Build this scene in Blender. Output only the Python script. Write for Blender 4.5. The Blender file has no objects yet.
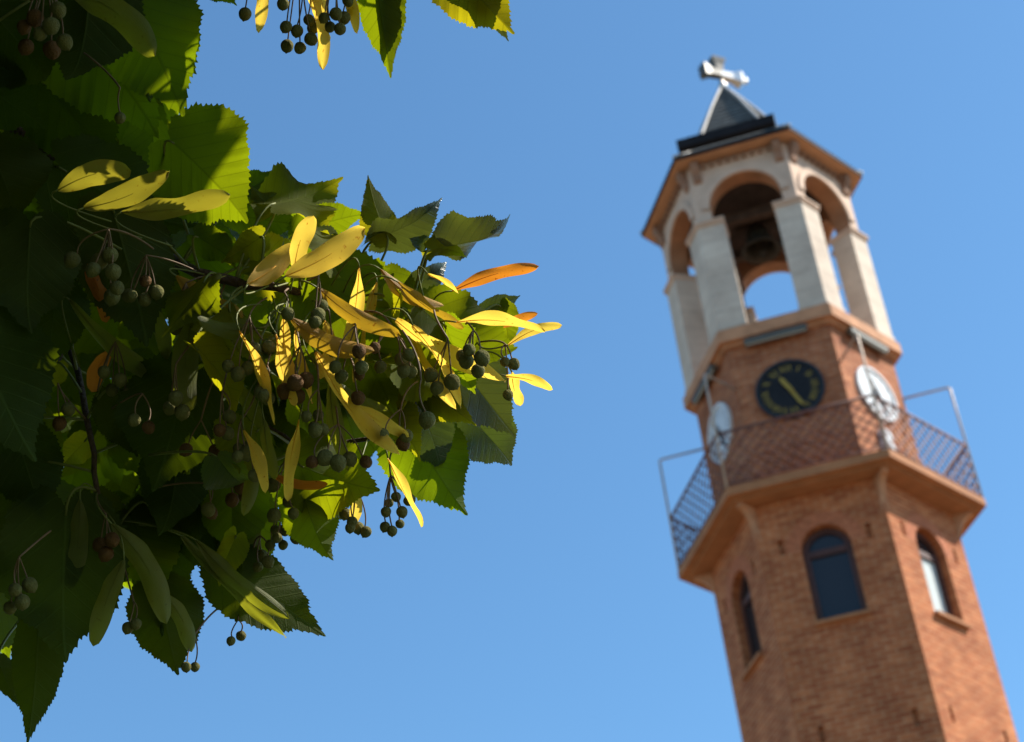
import bpy, math, random
from mathutils import Vector, Matrix, Quaternion
from mathutils.geometry import tessellate_polygon
random.seed(7)
PI = math.pi
R_ = math.radians
scn = bpy.context.scene
COL = scn.collection
W, H = 1024, 742

# ------------------------------------------------------------------ camera
F_PX, PITCH, ROLL = 1871.4, 0.62544, -0.127354
CAM_Z = 1.6
cam_d = bpy.data.cameras.new('camera')
cam = bpy.data.objects.new('camera', cam_d)
COL.objects.link(cam)
scn.camera = cam
fw = Vector((0, math.cos(PITCH), math.sin(PITCH)))
up = Vector((0, -math.sin(PITCH), math.cos(PITCH)))
rt = Vector((1, 0, 0))
CR = rt*math.cos(ROLL) + up*math.sin(ROLL)
CU = -rt*math.sin(ROLL) + up*math.cos(ROLL)
m = Matrix.Identity(4)
for i in range(3):
    m[i][0] = CR[i]; m[i][1] = CU[i]; m[i][2] = -fw[i]
m.translation = (0, 0, CAM_Z)
cam.matrix_world = m
cam_d.sensor_width = 36
cam_d.lens = F_PX*36/W
cam_d.clip_start = 0.05
cam_d.clip_end = 3000
cam_d.dof.use_dof = True
cam_d.dof.focus_distance = 0.95
cam_d.dof.aperture_fstop = 22

def at(px, py, d):
    """world point seen at pixel (px,py) at forward depth d"""
    return Vector((0, 0, CAM_Z)) + fw*d + CR*((px-W/2)*d/F_PX) + CU*((H/2-py)*d/F_PX)

def to_px(p):
    q = p - Vector((0, 0, CAM_Z)); d = q.dot(fw)
    if d < 0.02: return None
    return W/2+F_PX*q.dot(CR)/d, H/2-F_PX*q.dot(CU)/d, d

# ------------------------------------------------------------------ sky, sun, exposure
SUN_AZ, SUN_EL = R_(5), R_(45)          # azimuth from +X towards +Y
SUN = Vector((math.cos(SUN_EL)*math.cos(SUN_AZ), math.cos(SUN_EL)*math.sin(SUN_AZ), math.sin(SUN_EL)))
world = bpy.data.worlds.new('World'); scn.world = world
world.use_nodes = True
nt = world.node_tree; nt.nodes.clear()
sky = nt.nodes.new('ShaderNodeTexSky'); sky.sky_type = 'NISHITA'
sky.sun_disc = False
sky.sun_elevation = SUN_EL
sky.sun_rotation = PI/2 - SUN_AZ
sky.altitude = 200; sky.air_density = 1.0; sky.dust_density = 0.4; sky.ozone_density = 2.2
bg = nt.nodes.new('ShaderNodeBackground'); bg.inputs['Strength'].default_value = 0.12
wo = nt.nodes.new('ShaderNodeOutputWorld')
tint = nt.nodes.new('ShaderNodeMix'); tint.data_type = 'RGBA'; tint.blend_type = 'MULTIPLY'; tint.inputs[0].default_value = 1
tint.inputs[7].default_value = (.655, .945, 1.03, 1)       # one even white balance for the whole sky
nt.links.new(sky.outputs[0], tint.inputs[6]); nt.links.new(tint.outputs[2], bg.inputs[0]); nt.links.new(bg.outputs[0], wo.inputs[0])
sun_d = bpy.data.lights.new('sun', 'SUN'); sun_d.energy = 5.0; sun_d.angle = R_(0.55); sun_d.color = (1, .94, .84)
sun_o = bpy.data.objects.new('sun', sun_d); COL.objects.link(sun_o)
sun_o.rotation_euler = SUN.to_track_quat('Z', 'Y').to_euler()
scn.view_settings.view_transform = 'Standard'
scn.view_settings.look = 'None'
scn.view_settings.exposure = 0.8
scn.view_settings.gamma = 1.0
scn.view_settings.use_curve_mapping = False

# ------------------------------------------------------------------ materials
def nodes(name):
    mt = bpy.data.materials.new(name); mt.use_nodes = True
    t = mt.node_tree; p = t.nodes['Principled BSDF']
    return mt, t, p
def mat(name, col, rough=.7, metal=0, var=.12, scale=6., bump=0., bscale=60., spec=.4):
    mt, t, p = nodes(name)
    tc = t.nodes.new('ShaderNodeTexCoord')
    n = t.nodes.new('ShaderNodeTexNoise'); n.inputs['Scale'].default_value = scale; n.inputs['Detail'].default_value = 6
    t.links.new(tc.outputs['Object'], n.inputs['Vector'])
    r = t.nodes.new('ShaderNodeValToRGB')
    r.color_ramp.elements[0].position = .3; r.color_ramp.elements[1].position = .7
    r.color_ramp.elements[0].color = (*[c*(1-var) for c in col], 1)
    r.color_ramp.elements[1].color = (*[min(1, c*(1+var)) for c in col], 1)
    t.links.new(n.outputs['Fac'], r.inputs[0]); t.links.new(r.outputs[0], p.inputs['Base Color'])
    p.inputs['Roughness'].default_value = rough; p.inputs['Metallic'].default_value = metal
    p.inputs['Specular IOR Level'].default_value = spec
    if bump:
        n2 = t.nodes.new('ShaderNodeTexNoise'); n2.inputs['Scale'].default_value = bscale; n2.inputs['Detail'].default_value = 5
        t.links.new(tc.outputs['Object'], n2.inputs['Vector'])
        b = t.nodes.new('ShaderNodeBump'); b.inputs['Strength'].default_value = bump; b.inputs['Distance'].default_value = .02
        t.links.new(n2.outputs['Fac'], b.inputs['Height']); t.links.new(b.outputs[0], p.inputs['Normal'])
    return mt

def brick_mat(name, c1, c2, mortar, bw=.25, rh=.078, ms=.0125, stain=.26, speck=.85):
    mt, t, p = nodes(name); L = t.links
    uv = t.nodes.new('ShaderNodeUVMap'); uv.uv_map = 'UVMap'
    tc = t.nodes.new('ShaderNodeTexCoord')
    # slight wobble so the courses are not ruler straight
    nw = t.nodes.new('ShaderNodeTexNoise'); nw.inputs['Scale'].default_value = 5
    L.new(uv.outputs[0], nw.inputs['Vector'])
    mx = t.nodes.new('ShaderNodeVectorMath'); mx.operation = 'MULTIPLY_ADD'
    mx.inputs[1].default_value = (.03, .03, 0); L.new(nw.outputs['Color'], mx.inputs[0]); L.new(uv.outputs[0], mx.inputs[2])
    b = t.nodes.new('ShaderNodeTexBrick')
    L.new(mx.outputs[0], b.inputs['Vector'])
    b.inputs['Color1'].default_value = (*c1, 1); b.inputs['Color2'].default_value = (*c2, 1); b.inputs['Mortar'].default_value = (*mortar, 1)
    b.inputs['Scale'].default_value = 1; b.inputs['Brick Width'].default_value = bw; b.inputs['Row Height'].default_value = rh
    b.inputs['Mortar Size'].default_value = ms; b.inputs['Mortar Smooth'].default_value = .4; b.inputs['Bias'].default_value = 0
    n = t.nodes.new('ShaderNodeTexNoise'); n.inputs['Scale'].default_value = 1.7; n.inputs['Detail'].default_value = 8; n.inputs['Roughness'].default_value = .65
    L.new(tc.outputs['Object'], n.inputs['Vector'])
    r = t.nodes.new('ShaderNodeValToRGB'); r.color_ramp.elements[0].position = .32; r.color_ramp.elements[1].position = .68
    r.color_ramp.elements[0].color = (1-stain, 1-stain*1.15, 1-stain*1.2, 1); r.color_ramp.elements[1].color = (1.12, 1.1, 1.08, 1)
    L.new(n.outputs['Fac'], r.inputs[0])
    n3 = t.nodes.new('ShaderNodeTexNoise'); n3.inputs['Scale'].default_value = 14; n3.inputs['Detail'].default_value = 4
    mp3 = t.nodes.new('ShaderNodeMapping'); mp3.inputs['Scale'].default_value = (.22, .9, 1)     # patches stretched along the courses
    L.new(uv.outputs[0], mp3.inputs['Vector']); L.new(mp3.outputs[0], n3.inputs['Vector'])
    r3 = t.nodes.new('ShaderNodeValToRGB'); r3.color_ramp.elements[0].position = .35; r3.color_ramp.elements[1].position = .7
    r3.color_ramp.elements[0].color = (.75, .62, .58, 1); r3.color_ramp.elements[1].color = (1.15, 1.18, 1.2, 1)
    L.new(n3.outputs['Fac'], r3.inputs[0])
    m1 = t.nodes.new('ShaderNodeMix'); m1.data_type = 'RGBA'; m1.blend_type = 'MULTIPLY'; m1.inputs[0].default_value = 1
    m2 = t.nodes.new('ShaderNodeMix'); m2.data_type = 'RGBA'; m2.blend_type = 'MULTIPLY'; m2.inputs[0].default_value = speck
    L.new(b.outputs['Color'], m1.inputs[6]); L.new(r.outputs[0], m1.inputs[7])
    L.new(m1.outputs[2], m2.inputs[6]); L.new(r3.outputs[0], m2.inputs[7])
    L.new(m2.outputs[2], p.inputs['Base Color'])
    p.inputs['Roughness'].default_value = .9; p.inputs['Specular IOR Level'].default_value = .2
    bm = t.nodes.new('ShaderNodeBump'); bm.inputs['Strength'].default_value = .7; bm.inputs['Distance'].default_value = .012; bm.invert = True
    ad = t.nodes.new('ShaderNodeMath'); ad.operation = 'MULTIPLY_ADD'; ad.inputs[1].default_value = -.5
    L.new(n3.outputs['Fac'], ad.inputs[0]); L.new(b.outputs['Fac'], ad.inputs[2])
    L.new(ad.outputs[0], bm.inputs['Height']); L.new(bm.outputs[0], p.inputs['Normal'])
    return mt

M = {}
M['brick'] = brick_mat('shaft_brick', (.49, .172, .066), (.34, .092, .034), (.51, .275, .14))
M['brick_clock'] = brick_mat('clock_room_brick', (.48, .19, .085), (.34, .11, .05), (.42, .24, .14), stain=.4)
M['voussoir'] = mat('arch_brick', (.41, .135, .06), .9, var=.3, scale=18, bump=.4)
M['stone'] = brick_mat('pale_stone_blocks', (.61, .525, .43), (.56, .47, .38), (.46, .40, .33), bw=3.0, rh=.36, ms=.008, stain=.2, speck=.18)
M['plaster'] = mat('pale_plaster', (.57, .41, .305), .9, var=.12, scale=3, bump=.15)
M['plaster_pink'] = mat('orange_plaster', (.50, .27, .15), .9, var=.14, scale=3, bump=.15)
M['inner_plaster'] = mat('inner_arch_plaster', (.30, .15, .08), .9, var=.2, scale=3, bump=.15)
M['corbel'] = mat('brown_corbel_stone', (.27, .15, .095), .9, var=.2, scale=6, bump=.2)
M['ledge'] = mat('terracotta_render', (.47, .235, .125), .9, var=.2, scale=4, bump=.2)
M['balcony'] = mat('ochre_render', (.36, .155, .065), .9, var=.16, scale=3, bump=.15)
M['slate'] = mat('grey_slate', (.11, .11, .105), .8, var=.3, scale=9, bump=.3, bscale=30, spec=.1)
M['ridge'] = mat('pale_ridge_metal', (.42, .40, .38), .6, .1, var=.1)
M['fascia'] = mat('dark_fascia_metal', (.016, .015, .017), .7, 0, var=.2, spec=.12)
M['dark_metal'] = mat('weathered_dark_metal', (.09, .085, .075), .5, .4, var=.3)  # shade on the finial's top and left arms, put into the colour
M['cross'] = mat('galvanised_metal', (.66, .62, .56), .3, 1.0, var=.12)  # bright copy: sunlight on the finial's right arm put into the colour
M['woodframe'] = mat('dark_brown_window_frame', (.075, .030, .022), .6, var=.2)
M['iron'] = mat('dark_painted_iron', (.15, .06, .045), .55, .2, var=.25)
M['post'] = mat('grey_tan_tube', (.42, .33, .26), .5, .3, var=.15)
M['lamp'] = mat('grey_lamp_housing', (.10, .10, .085), .6, .1, var=.1)
M['lampglass'] = mat('milky_lamp_cover', (.30, .30, .27), .4, var=.05)
M['dial_black'] = mat('black_dial', (.014, .013, .013), .5, var=.3, scale=10, spec=.2)
M['dial_white'] = mat('white_dial', (.62, .63, .63), .35, var=.04)
M['yellow'] = mat('yellow_clock_paint', (.33, .235, .03), .5, var=.3, scale=30)
M['black'] = mat('black_clock_paint', (.02, .02, .02), .4, var=.1)
M['bronze'] = mat('dark_bronze', (.05, .045, .035), .5, .6, var=.3)
M['beam'] = mat('dark_bell_timber', (.04, .024, .016), .85, var=.3, scale=12)
M['steel'] = mat('rusty_bell_steel', (.075, .05, .038), .8, .1, var=.3)
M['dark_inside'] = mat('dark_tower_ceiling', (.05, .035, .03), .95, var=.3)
M['cable'] = mat('pale_cable', (.5, .45, .4), .6)
mt, t, p = nodes('window_glass')
p.inputs['Base Color'].default_value = (.022, .024, .028, 1); p.inputs['Roughness'].default_value = .08
p.inputs['Specular IOR Level'].default_value = .4
tcg = t.nodes.new('ShaderNodeTexCoord'); ng = t.nodes.new('ShaderNodeTexNoise'); ng.inputs['Scale'].default_value = 1.5
t.links.new(tcg.outputs['Object'], ng.inputs['Vector'])
bg_ = t.nodes.new('ShaderNodeBump'); bg_.inputs['Strength'].default_value = .05; t.links.new(ng.outputs['Fac'], bg_.inputs['Height']); t.links.new(bg_.outputs[0], p.inputs['Normal'])
M['glass'] = mt
M['blind'] = mat('pale_window_blind', (.5, .54, .52), .35, var=.05)  # bright reflection painted into the right window's lower pane
M['ground'] = mat('pale_paving', (.19, .135, .085), .9, var=.2, scale=.6, bump=.1)
M['lawn'] = mat('shaded_lawn', (.03, .045, .012), .95, var=.35, scale=4, bump=.5)
M['bark'] = mat('linden_bark', (.07, .05, .035), .9, var=.4, scale=30, bump=.8, bscale=120)
M['twig'] = mat('linden_twig', (.085, .05, .035), .8, var=.3, scale=60, bump=.5, bscale=300)
M['stalk'] = mat('fruit_stalk', (.17, .10, .05), .7, var=.3, scale=80)

def leaf_mat(name, top, under, trans, tw=.5, rough=.42, gloss=.5):
    """thin leaf: glossy upper side, matt paler underside, light shining through; veins and blotches from UV"""
    mt, t, p = nodes(name); L = t.links
    out = t.nodes['Material Output']
    uv = t.nodes.new('ShaderNodeUVMap'); uv.uv_map = 'UVMap'
    sx = t.nodes.new('ShaderNodeSeparateXYZ'); L.new(uv.outputs[0], sx.inputs[0])
    def mth(op, a, b=None, c=None):
        n = t.nodes.new('ShaderNodeMath'); n.operation = op
        for i, v in enumerate((a, b, c)):
            if v is None: continue
            if isinstance(v, (int, float)): n.inputs[i].default_value = v
            else: L.new(v, n.inputs[i])
        return n.outputs[0]
    ax = mth('ABSOLUTE', sx.outputs[0])
    # side veins leave the midrib at about 50 degrees
    k = mth('MULTIPLY', mth('SUBTRACT', sx.outputs[1], mth('MULTIPLY', ax, .85)), 8.0)
    fr = mth('ABSOLUTE', mth('SUBTRACT', mth('FRACT', k), .5))           # .5 at vein
    v1 = mth('SMOOTH_MAX', 0, 0, 0)
    v1 = mth('MULTIPLY', mth('MAXIMUM', mth('SUBTRACT', fr, .43), 0), 14)
    mid = mth('MAXIMUM', mth('SUBTRACT', 1, mth('MULTIPLY', ax, 75)), 0)
    vein = mth('MINIMUM', mth('MAXIMUM', v1, mth('MULTIPLY', mid, 1.3)), 1)
    # fine net between
    nz = t.nodes.new('ShaderNodeTexVoronoi'); nz.feature = 'DISTANCE_TO_EDGE'; nz.inputs['Scale'].default_value = 34
    L.new(uv.outputs[0], nz.inputs['Vector'])
    net = mth('MAXIMUM', mth('SUBTRACT', 1, mth('MULTIPLY', nz.outputs['Distance'], 14)), 0)
    allv = mth('MINIMUM', mth('ADD', vein, mth('MULTIPLY', net, .22)), 1)
    oi = t.nodes.new('ShaderNodeObjectInfo')
    tc = t.nodes.new('ShaderNodeTexCoord')
    ns = t.nodes.new('ShaderNodeTexNoise'); ns.inputs['Scale'].default_value = 45; ns.inputs['Detail'].default_value = 5
    L.new(tc.outputs['Object'], ns.inputs['Vector'])
    def mixc(f, a, b, bt='MIX'):
        n = t.nodes.new('ShaderNodeMix'); n.data_type = 'RGBA'; n.blend_type = bt
        for i, v in ((0, f), (6, a), (7, b)):
            if isinstance(v, (int, float)): n.inputs[i].default_value = v
            elif isinstance(v, tuple): n.inputs[i].default_value = (*v, 1)
            else: L.new(v, n.inputs[i])
        return n.outputs[2]
    hsv = t.nodes.new('ShaderNodeHueSaturation')
    L.new(mth('MULTIPLY_ADD', oi.outputs['Random'], .03, .485), hsv.inputs['Hue'])
    L.new(mth('MULTIPLY_ADD', ns.outputs['Fac'], .5, mth('MULTIPLY_ADD', oi.outputs['Random'], .35, .58)), hsv.inputs['Value'])
    geo = t.nodes.new('ShaderNodeNewGeometry')
    side = mixc(geo.outputs['Backfacing'], mixc(mth('MULTIPLY', allv, .35), top, tuple(min(1, c*2.2) for c in top)),
                mixc(mth('MULTIPLY', allv, .6), under, tuple(min(1, c*2.4) for c in under)))
    L.new(side, hsv.inputs['Color'])
    L.new(hsv.outputs[0], p.inputs['Base Color'])
    L.new(mth('MULTIPLY_ADD', geo.outputs['Backfacing'], .35, rough), p.inputs['Roughness'])
    L.new(mth('MULTIPLY_ADD', geo.outputs['Backfacing'], -gloss*.75, gloss), p.inputs['Specular IOR Level'])
    bp = t.nodes.new('ShaderNodeBump'); bp.inputs['Strength'].default_value = .35; bp.inputs['Distance'].default_value = .0012; bp.invert = True
    L.new(allv, bp.inputs['Height']); L.new(bp.outputs[0], p.inputs['Normal'])
    tr = t.nodes.new('ShaderNodeBsdfTranslucent')
    hs2 = t.nodes.new('ShaderNodeHueSaturation')
    L.new(mth('MULTIPLY_ADD', oi.outputs['Random'], .03, .485), hs2.inputs['Hue'])
    L.new(mth('MULTIPLY_ADD', ns.outputs['Fac'], .45, .75), hs2.inputs['Value'])
    L.new(mixc(mth('MULTIPLY', allv, .6), trans, tuple(c*.45 for c in trans)), hs2.inputs['Color'])
    L.new(hs2.outputs[0], tr.inputs['Color'])
    ms = t.nodes.new('ShaderNodeMixShader'); ms.inputs[0].default_value = tw
    L.new(p.outputs[0], ms.inputs[1]); L.new(tr.outputs[0], ms.inputs[2]); L.new(ms.outputs[0], out.inputs['Surface'])
    return mt
M['leaf'] = leaf_mat('linden_leaf', (.022, .045, .008), (.028, .040, .007), (.36, .44, .004), .42)
M['leaf_yellow'] = leaf_mat('yellowing_linden_leaf', (.05, .07, .012), (.06, .072, .009), (.58, .54, .008), .48)  # yellower, brighter variant of the leaf
M['leaf_grey'] = leaf_mat('dark_glossy_linden_leaf', (.028, .050, .030), (.07, .09, .04), (.28, .36, .04), .12, .30, .6)
M['leaf_crown'] = leaf_mat('crown_linden_leaf', (.022, .045, .008), (.028, .040, .007), (.28, .36, .004), .14)  # dimmed leaf copy: shade put in by letting less light through

def bract_mat(name, c, trans, spots, tw=.4):
    mt, t, p = nodes(name); L = t.links; out = t.nodes['Material Output']
    tc = t.nodes.new('ShaderNodeTexCoord'); uv = t.nodes.new('ShaderNodeUVMap'); uv.uv_map = 'UVMap'
    n = t.nodes.new('ShaderNodeTexNoise'); n.inputs['Scale'].default_value = 50; n.inputs['Detail'].default_value = 5
    L.new(tc.outputs['Object'], n.inputs['Vector'])
    n2 = t.nodes.new('ShaderNodeTexNoise'); n2.inputs['Scale'].default_value = 420; n2.inputs['Detail'].default_value = 2
    L.new(tc.outputs['Object'], n2.inputs['Vector'])
    r = t.nodes.new('ShaderNodeValToRGB'); r.color_ramp.elements[0].position = .34; r.color_ramp.elements[1].position = .62
    r.color_ramp.elements[0].color = (*[a*b for a, b in zip(c, (.72, .6, .5))], 1); r.color_ramp.elements[1].color = (*c, 1)
    L.new(n.outputs['Fac'], r.inputs[0])
    r2 = t.nodes.new('ShaderNodeValToRGB'); r2.color_ramp.elements[0].position = .66; r2.color_ramp.elements[1].position = .75
    r2.color_ramp.elements[0].color = (1, 1, 1, 1); r2.color_ramp.elements[1].color = (*spots, 1)
    L.new(n2.outputs['Fac'], r2.inputs[0])
    mx = t.nodes.new('ShaderNodeMix'); mx.data_type = 'RGBA'; mx.blend_type = 'MULTIPLY'; mx.inputs[0].default_value = 1
    L.new(r.outputs[0], mx.inputs[6]); L.new(r2.outputs[0], mx.inputs[7])
    L.new(mx.outputs[2], p.inputs['Base Color']); p.inputs['Roughness'].default_value = .6
    wv = t.nodes.new('ShaderNodeTexNoise'); wv.inputs['Scale'].default_value = 1
    mp = t.nodes.new('ShaderNodeMapping'); mp.inputs['Scale'].default_value = (30, 4, 1); L.new(uv.outputs[0], mp.inputs['Vector']); L.new(mp.outputs[0], wv.inputs['Vector'])
    b = t.nodes.new('ShaderNodeBump'); b.inputs['Strength'].default_value = .4; b.inputs['Distance'].default_value = .001
    L.new(wv.outputs['Fac'], b.inputs['Height']); L.new(b.outputs[0], p.inputs['Normal'])
    tr = t.nodes.new('ShaderNodeBsdfTranslucent')
    m3 = t.nodes.new('ShaderNodeMix'); m3.data_type = 'RGBA'; m3.blend_type = 'MULTIPLY'; m3.inputs[0].default_value = 1
    m3.inputs[6].default_value = (*trans, 1); L.new(r2.outputs[0], m3.inputs[7]); L.new(m3.outputs[2], tr.inputs['Color'])
    ms = t.nodes.new('ShaderNodeMixShader'); ms.inputs[0].default_value = tw
    L.new(p.outputs[0], ms.inputs[1]); L.new(tr.outputs[0], ms.inputs[2]); L.new(ms.outputs[0], out.inputs['Surface'])
    return mt
M['bract_y'] = bract_mat('yellow_bract', (.84, .52, .06), (.98, .68, .08), (.66, .36, .18), .56)
M['bract_g'] = bract_mat('green_bract', (.13, .15, .02), (.40, .40, .02), (.8, .7, .5), .35)
M['bract_yg'] = bract_mat('yellow_green_bract', (.27, .235, .03), (.52, .44, .03), (.7, .55, .3), .38)
M['bract_o'] = bract_mat('orange_brown_bract', (.55, .19, .02), (.90, .30, .02), (.5, .3, .2), .5)
M['bract_b'] = bract_mat('ochre_bract', (.46, .25, .03), (.62, .38, .02), (.6, .4, .25), .35)
M['fruit'] = mat('linden_fruit', (.125, .115, .040), .9, var=.3, scale=120, bump=.3, bscale=900, spec=.1)
M['fruit_red'] = mat('reddish_linden_fruit', (.11, .055, .02), .75, var=.3, scale=120, bump=.3, bscale=900, spec=.1)

# ------------------------------------------------------------------ mesh helpers
class MB:
    def __init__(s): s.v = []; s.f = []; s.uv = []; s.mi = []; s.sm = []
    def poly(s, pts, uvs=None, mi=0, smooth=False):
        i = len(s.v); s.v += [tuple(p) for p in pts]; s.f.append(list(range(i, i+len(pts))))
        s.uv.append(uvs or [(0, 0)]*len(pts)); s.mi.append(mi); s.sm.append(smooth)
    def mesh(s, verts, faces, uvs=None, mi=0, smooth=True):
        i = len(s.v); s.v += [tuple(p) for p in verts]
        for f in faces:
            s.f.append([i+a for a in f]); s.uv.append([uvs[a] for a in f] if uvs else [(0, 0)]*len(f)); s.mi.append(mi); s.sm.append(smooth)
    def box(s, c, ax, ay, az):
        """centre and three half-axis vectors"""
        c, ax, ay, az = map(Vector, (c, ax, ay, az))
        P = [c+ax*i+ay*j+az*k for k in (-1, 1) for j in (-1, 1) for i in (-1, 1)]
        lx, ly, lz = ax.length*2, ay.length*2, az.length*2
        det = ax.cross(ay).dot(az)
        for q, (a, b) in (((0, 2, 3, 1), (ly, lx)), ((4, 5, 7, 6), (lx, ly)), ((0, 1, 5, 4), (lx, lz)), ((2, 6, 7, 3), (lz, lx)), ((0, 4, 6, 2), (lz, ly)), ((1, 3, 7, 5), (ly, lz))):
            uv = [(0, 0), (a, 0), (a, b), (0, b)]
            pts = [P[i] for i in q]
            if det < 0: pts.reverse()
            s.poly(pts, uv)
    def prism(s, pl, z0, z1, caps=True):
        """plan polygon (counter-clockwise) swept up"""
        n = len(pl); run = 0
        for i in range(n):
            a, b = pl[i], pl[(i+1) % n]; L = math.dist(a, b)
            s.poly([(a[0], a[1], z0), (b[0], b[1], z0), (b[0], b[1], z1), (a[0], a[1], z1)], [(run, z0), (run+L, z0), (run+L, z1), (run, z1)]); run += L
        if caps:
            s.poly([(q[0], q[1], z1) for q in pl], [(q[0], q[1]) for q in pl])
            s.poly([(q[0], q[1], z0) for q in reversed(pl)], [(q[0], q[1]) for q in reversed(pl)])
    def tube(s, pts, r, n=8, r1=None, smooth=True, cap=True):
        pts = [Vector(q) for q in pts]; N = len(pts); rings = []
        t0 = (pts[1]-pts[0]).normalized(); u = t0.orthogonal().normalized()
        for i, q in enumerate(pts):
            tt = (pts[min(i+1, N-1)]-pts[max(i-1, 0)]).normalized()
            u = (u - tt*u.dot(tt)); u = u.normalized() if u.length > 1e-6 else tt.orthogonal().normalized()
            w = tt.cross(u); rr = r if r1 is None else r+(r1-r)*i/(N-1)
            if isinstance(r, (list, tuple)): rr = r[i]
            rings.append([q+(u*math.cos(a)+w*math.sin(a))*rr for a in [2*PI*k/n for k in range(n)]])
        vs = [q for rg in rings for q in rg]; fs = []
        for i in range(N-1):
            for k in range(n):
                fs.append((i*n+k, i*n+(k+1) % n, (i+1)*n+(k+1) % n, (i+1)*n+k))
        if cap: fs += [tuple(reversed(range(n))), tuple(range((N-1)*n, N*n))]
        s.mesh(vs, fs, None, 0, smooth)
    def lathe(s, prof, n=24, c=(0, 0, 0), smooth=True):
        vs = []; fs = []
        for r, z in prof:
            for k in range(n):
                a = 2*PI*k/n; vs.append((c[0]+r*math.cos(a), c[1]+r*math.sin(a), c[2]+z))
        for i in range(len(prof)-1):
            for k in range(n): fs.append((i*n+k, i*n+(k+1) % n, (i+1)*n+(k+1) % n, (i+1)*n+k))
        s.mesh(vs, fs, None, 0, smooth)
    def build(s, name, mats, parent=None, loc=None):
        me = bpy.data.meshes.new(name); me.from_pydata(s.v, [], s.f)
        ul = me.uv_layers.new(name='UVMap'); flat = [c for fu in s.uv for q in fu for c in (q[0], q[1])]
        ul.data.foreach_set('uv', flat)
        me.polygons.foreach_set('material_index', s.mi); me.polygons.foreach_set('use_smooth', s.sm)
        for mm in (mats if isinstance(mats, (list, tuple)) else [mats]): me.materials.append(mm)
        me.update()
        o = bpy.data.objects.new(name, me); COL.objects.link(o)
        if parent: o.parent = parent
        if loc is not None: o.location = loc
        return o
def thing(name, label, cat, loc=(0, 0, 0), group=None):
    o = bpy.data.objects.new(name, None); COL.objects.link(o); o.location = loc; o.empty_display_size = .2
    o['label'] = label; o['category'] = cat
    if group: o['group'] = group
    return o

# ------------------------------------------------------------------ ground
g = MB(); S = 1500
g.poly([(-S, -S, 0), (S, -S, 0), (S, S, 0), (-S, S, 0)], [(0, 0), (1, 0), (1, 1), (0, 1)])
go = g.build('ground', M['ground']); go['kind'] = 'structure'
g = MB(); g.poly([(9*math.cos(2*PI*i/64)-3, 9*math.sin(2*PI*i/64)-1.5, .004) for i in range(64)])  # unseen dark disc, added to cut light bounced up from the ground
lw = g.build('lawn', M['lawn']); lw['kind'] = 'structure'

# ------------------------------------------------------------------ clock tower (hexagonal plan)
TX, TY, YAW = 4.50067, 25.11395, 0.303725
tower = thing('clock_tower', 'hexagonal brick bell tower with clock faces, railed balcony and open arched belfry', 'tower', (TX, TY, 0))
Z0 = CAM_Z                                     # heights below were measured above the eye
def cor(R, k):
    a = -PI/2+YAW+R_(60)*(k-2); return Vector((R*math.cos(a), R*math.sin(a)))
class Face:
    def __init__(s, R, j):
        a, b = cor(R, j), cor(R, j+1); s.m = (a+b)/2; s.t = (b-a).normalized(); s.n = Vector((s.t.y, -s.t.x)); s.half = (b-a).length/2
        s.T = Vector((s.t.x, s.t.y, 0)); s.N = Vector((s.n.x, s.n.y, 0)); s.Z = Vector((0, 0, 1))
    def p(s, u, z, out=0):
        q = s.m+s.t*u+s.n*out; return Vector((q.x, q.y, z))
def hexpoly(R): return [cor(R, k) for k in range(6)]
def arch_loop(hw, zb, zs, n=16, u0=0.):
    """arched outline, counter-clockwise seen from outside"""
    L = [(u0-hw, zb), (u0+hw, zb)]
    for i in range(n+1):
        a = PI*i/n; L.append((u0+hw*math.cos(a), zs+hw*math.sin(a)))
    return L
def rect_loop(u, z, w, h): return [(u-w/2, z-h/2), (u+w/2, z-h/2), (u+w/2, z+h/2), (u-w/2, z+h/2)]
def wall(mb, fc, outer, holes, out=0., flip=False, mi=0):
    loops = [outer]+holes
    flat = [q for l in loops for q in l]
    tris = tessellate_polygon([[Vector((u, z, 0)) for u, z in l] for l in loops])
    for tr in tris:
        (ax, ay), (bx, by), (cx, cy) = [flat[i] for i in tr]
        area = (bx-ax)*(cy-ay)-(cx-ax)*(by-ay)
        idx = tr if (area > 0) != flip else tr[::-1]
        mb.poly([fc.p(*flat[i], out) for i in idx], [flat[i] for i in idx], mi)
def reveal(mb, fc, loop, o0, o1, mi=0, closed=True, skip=()):
    n = len(loop); run = 0
    for i in range(n):
        if i in skip: continue
        a, b = loop[i], loop[(i+1) % n]; L = math.dist(a, b)
        mb.poly([fc.p(*a, o0), fc.p(*a, o1), fc.p(*b, o1), fc.p(*b, o0)][::-1], [(o0, run), (o1, run), (o1, run+L), (o0, run+L)][::-1], mi); run += L

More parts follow.
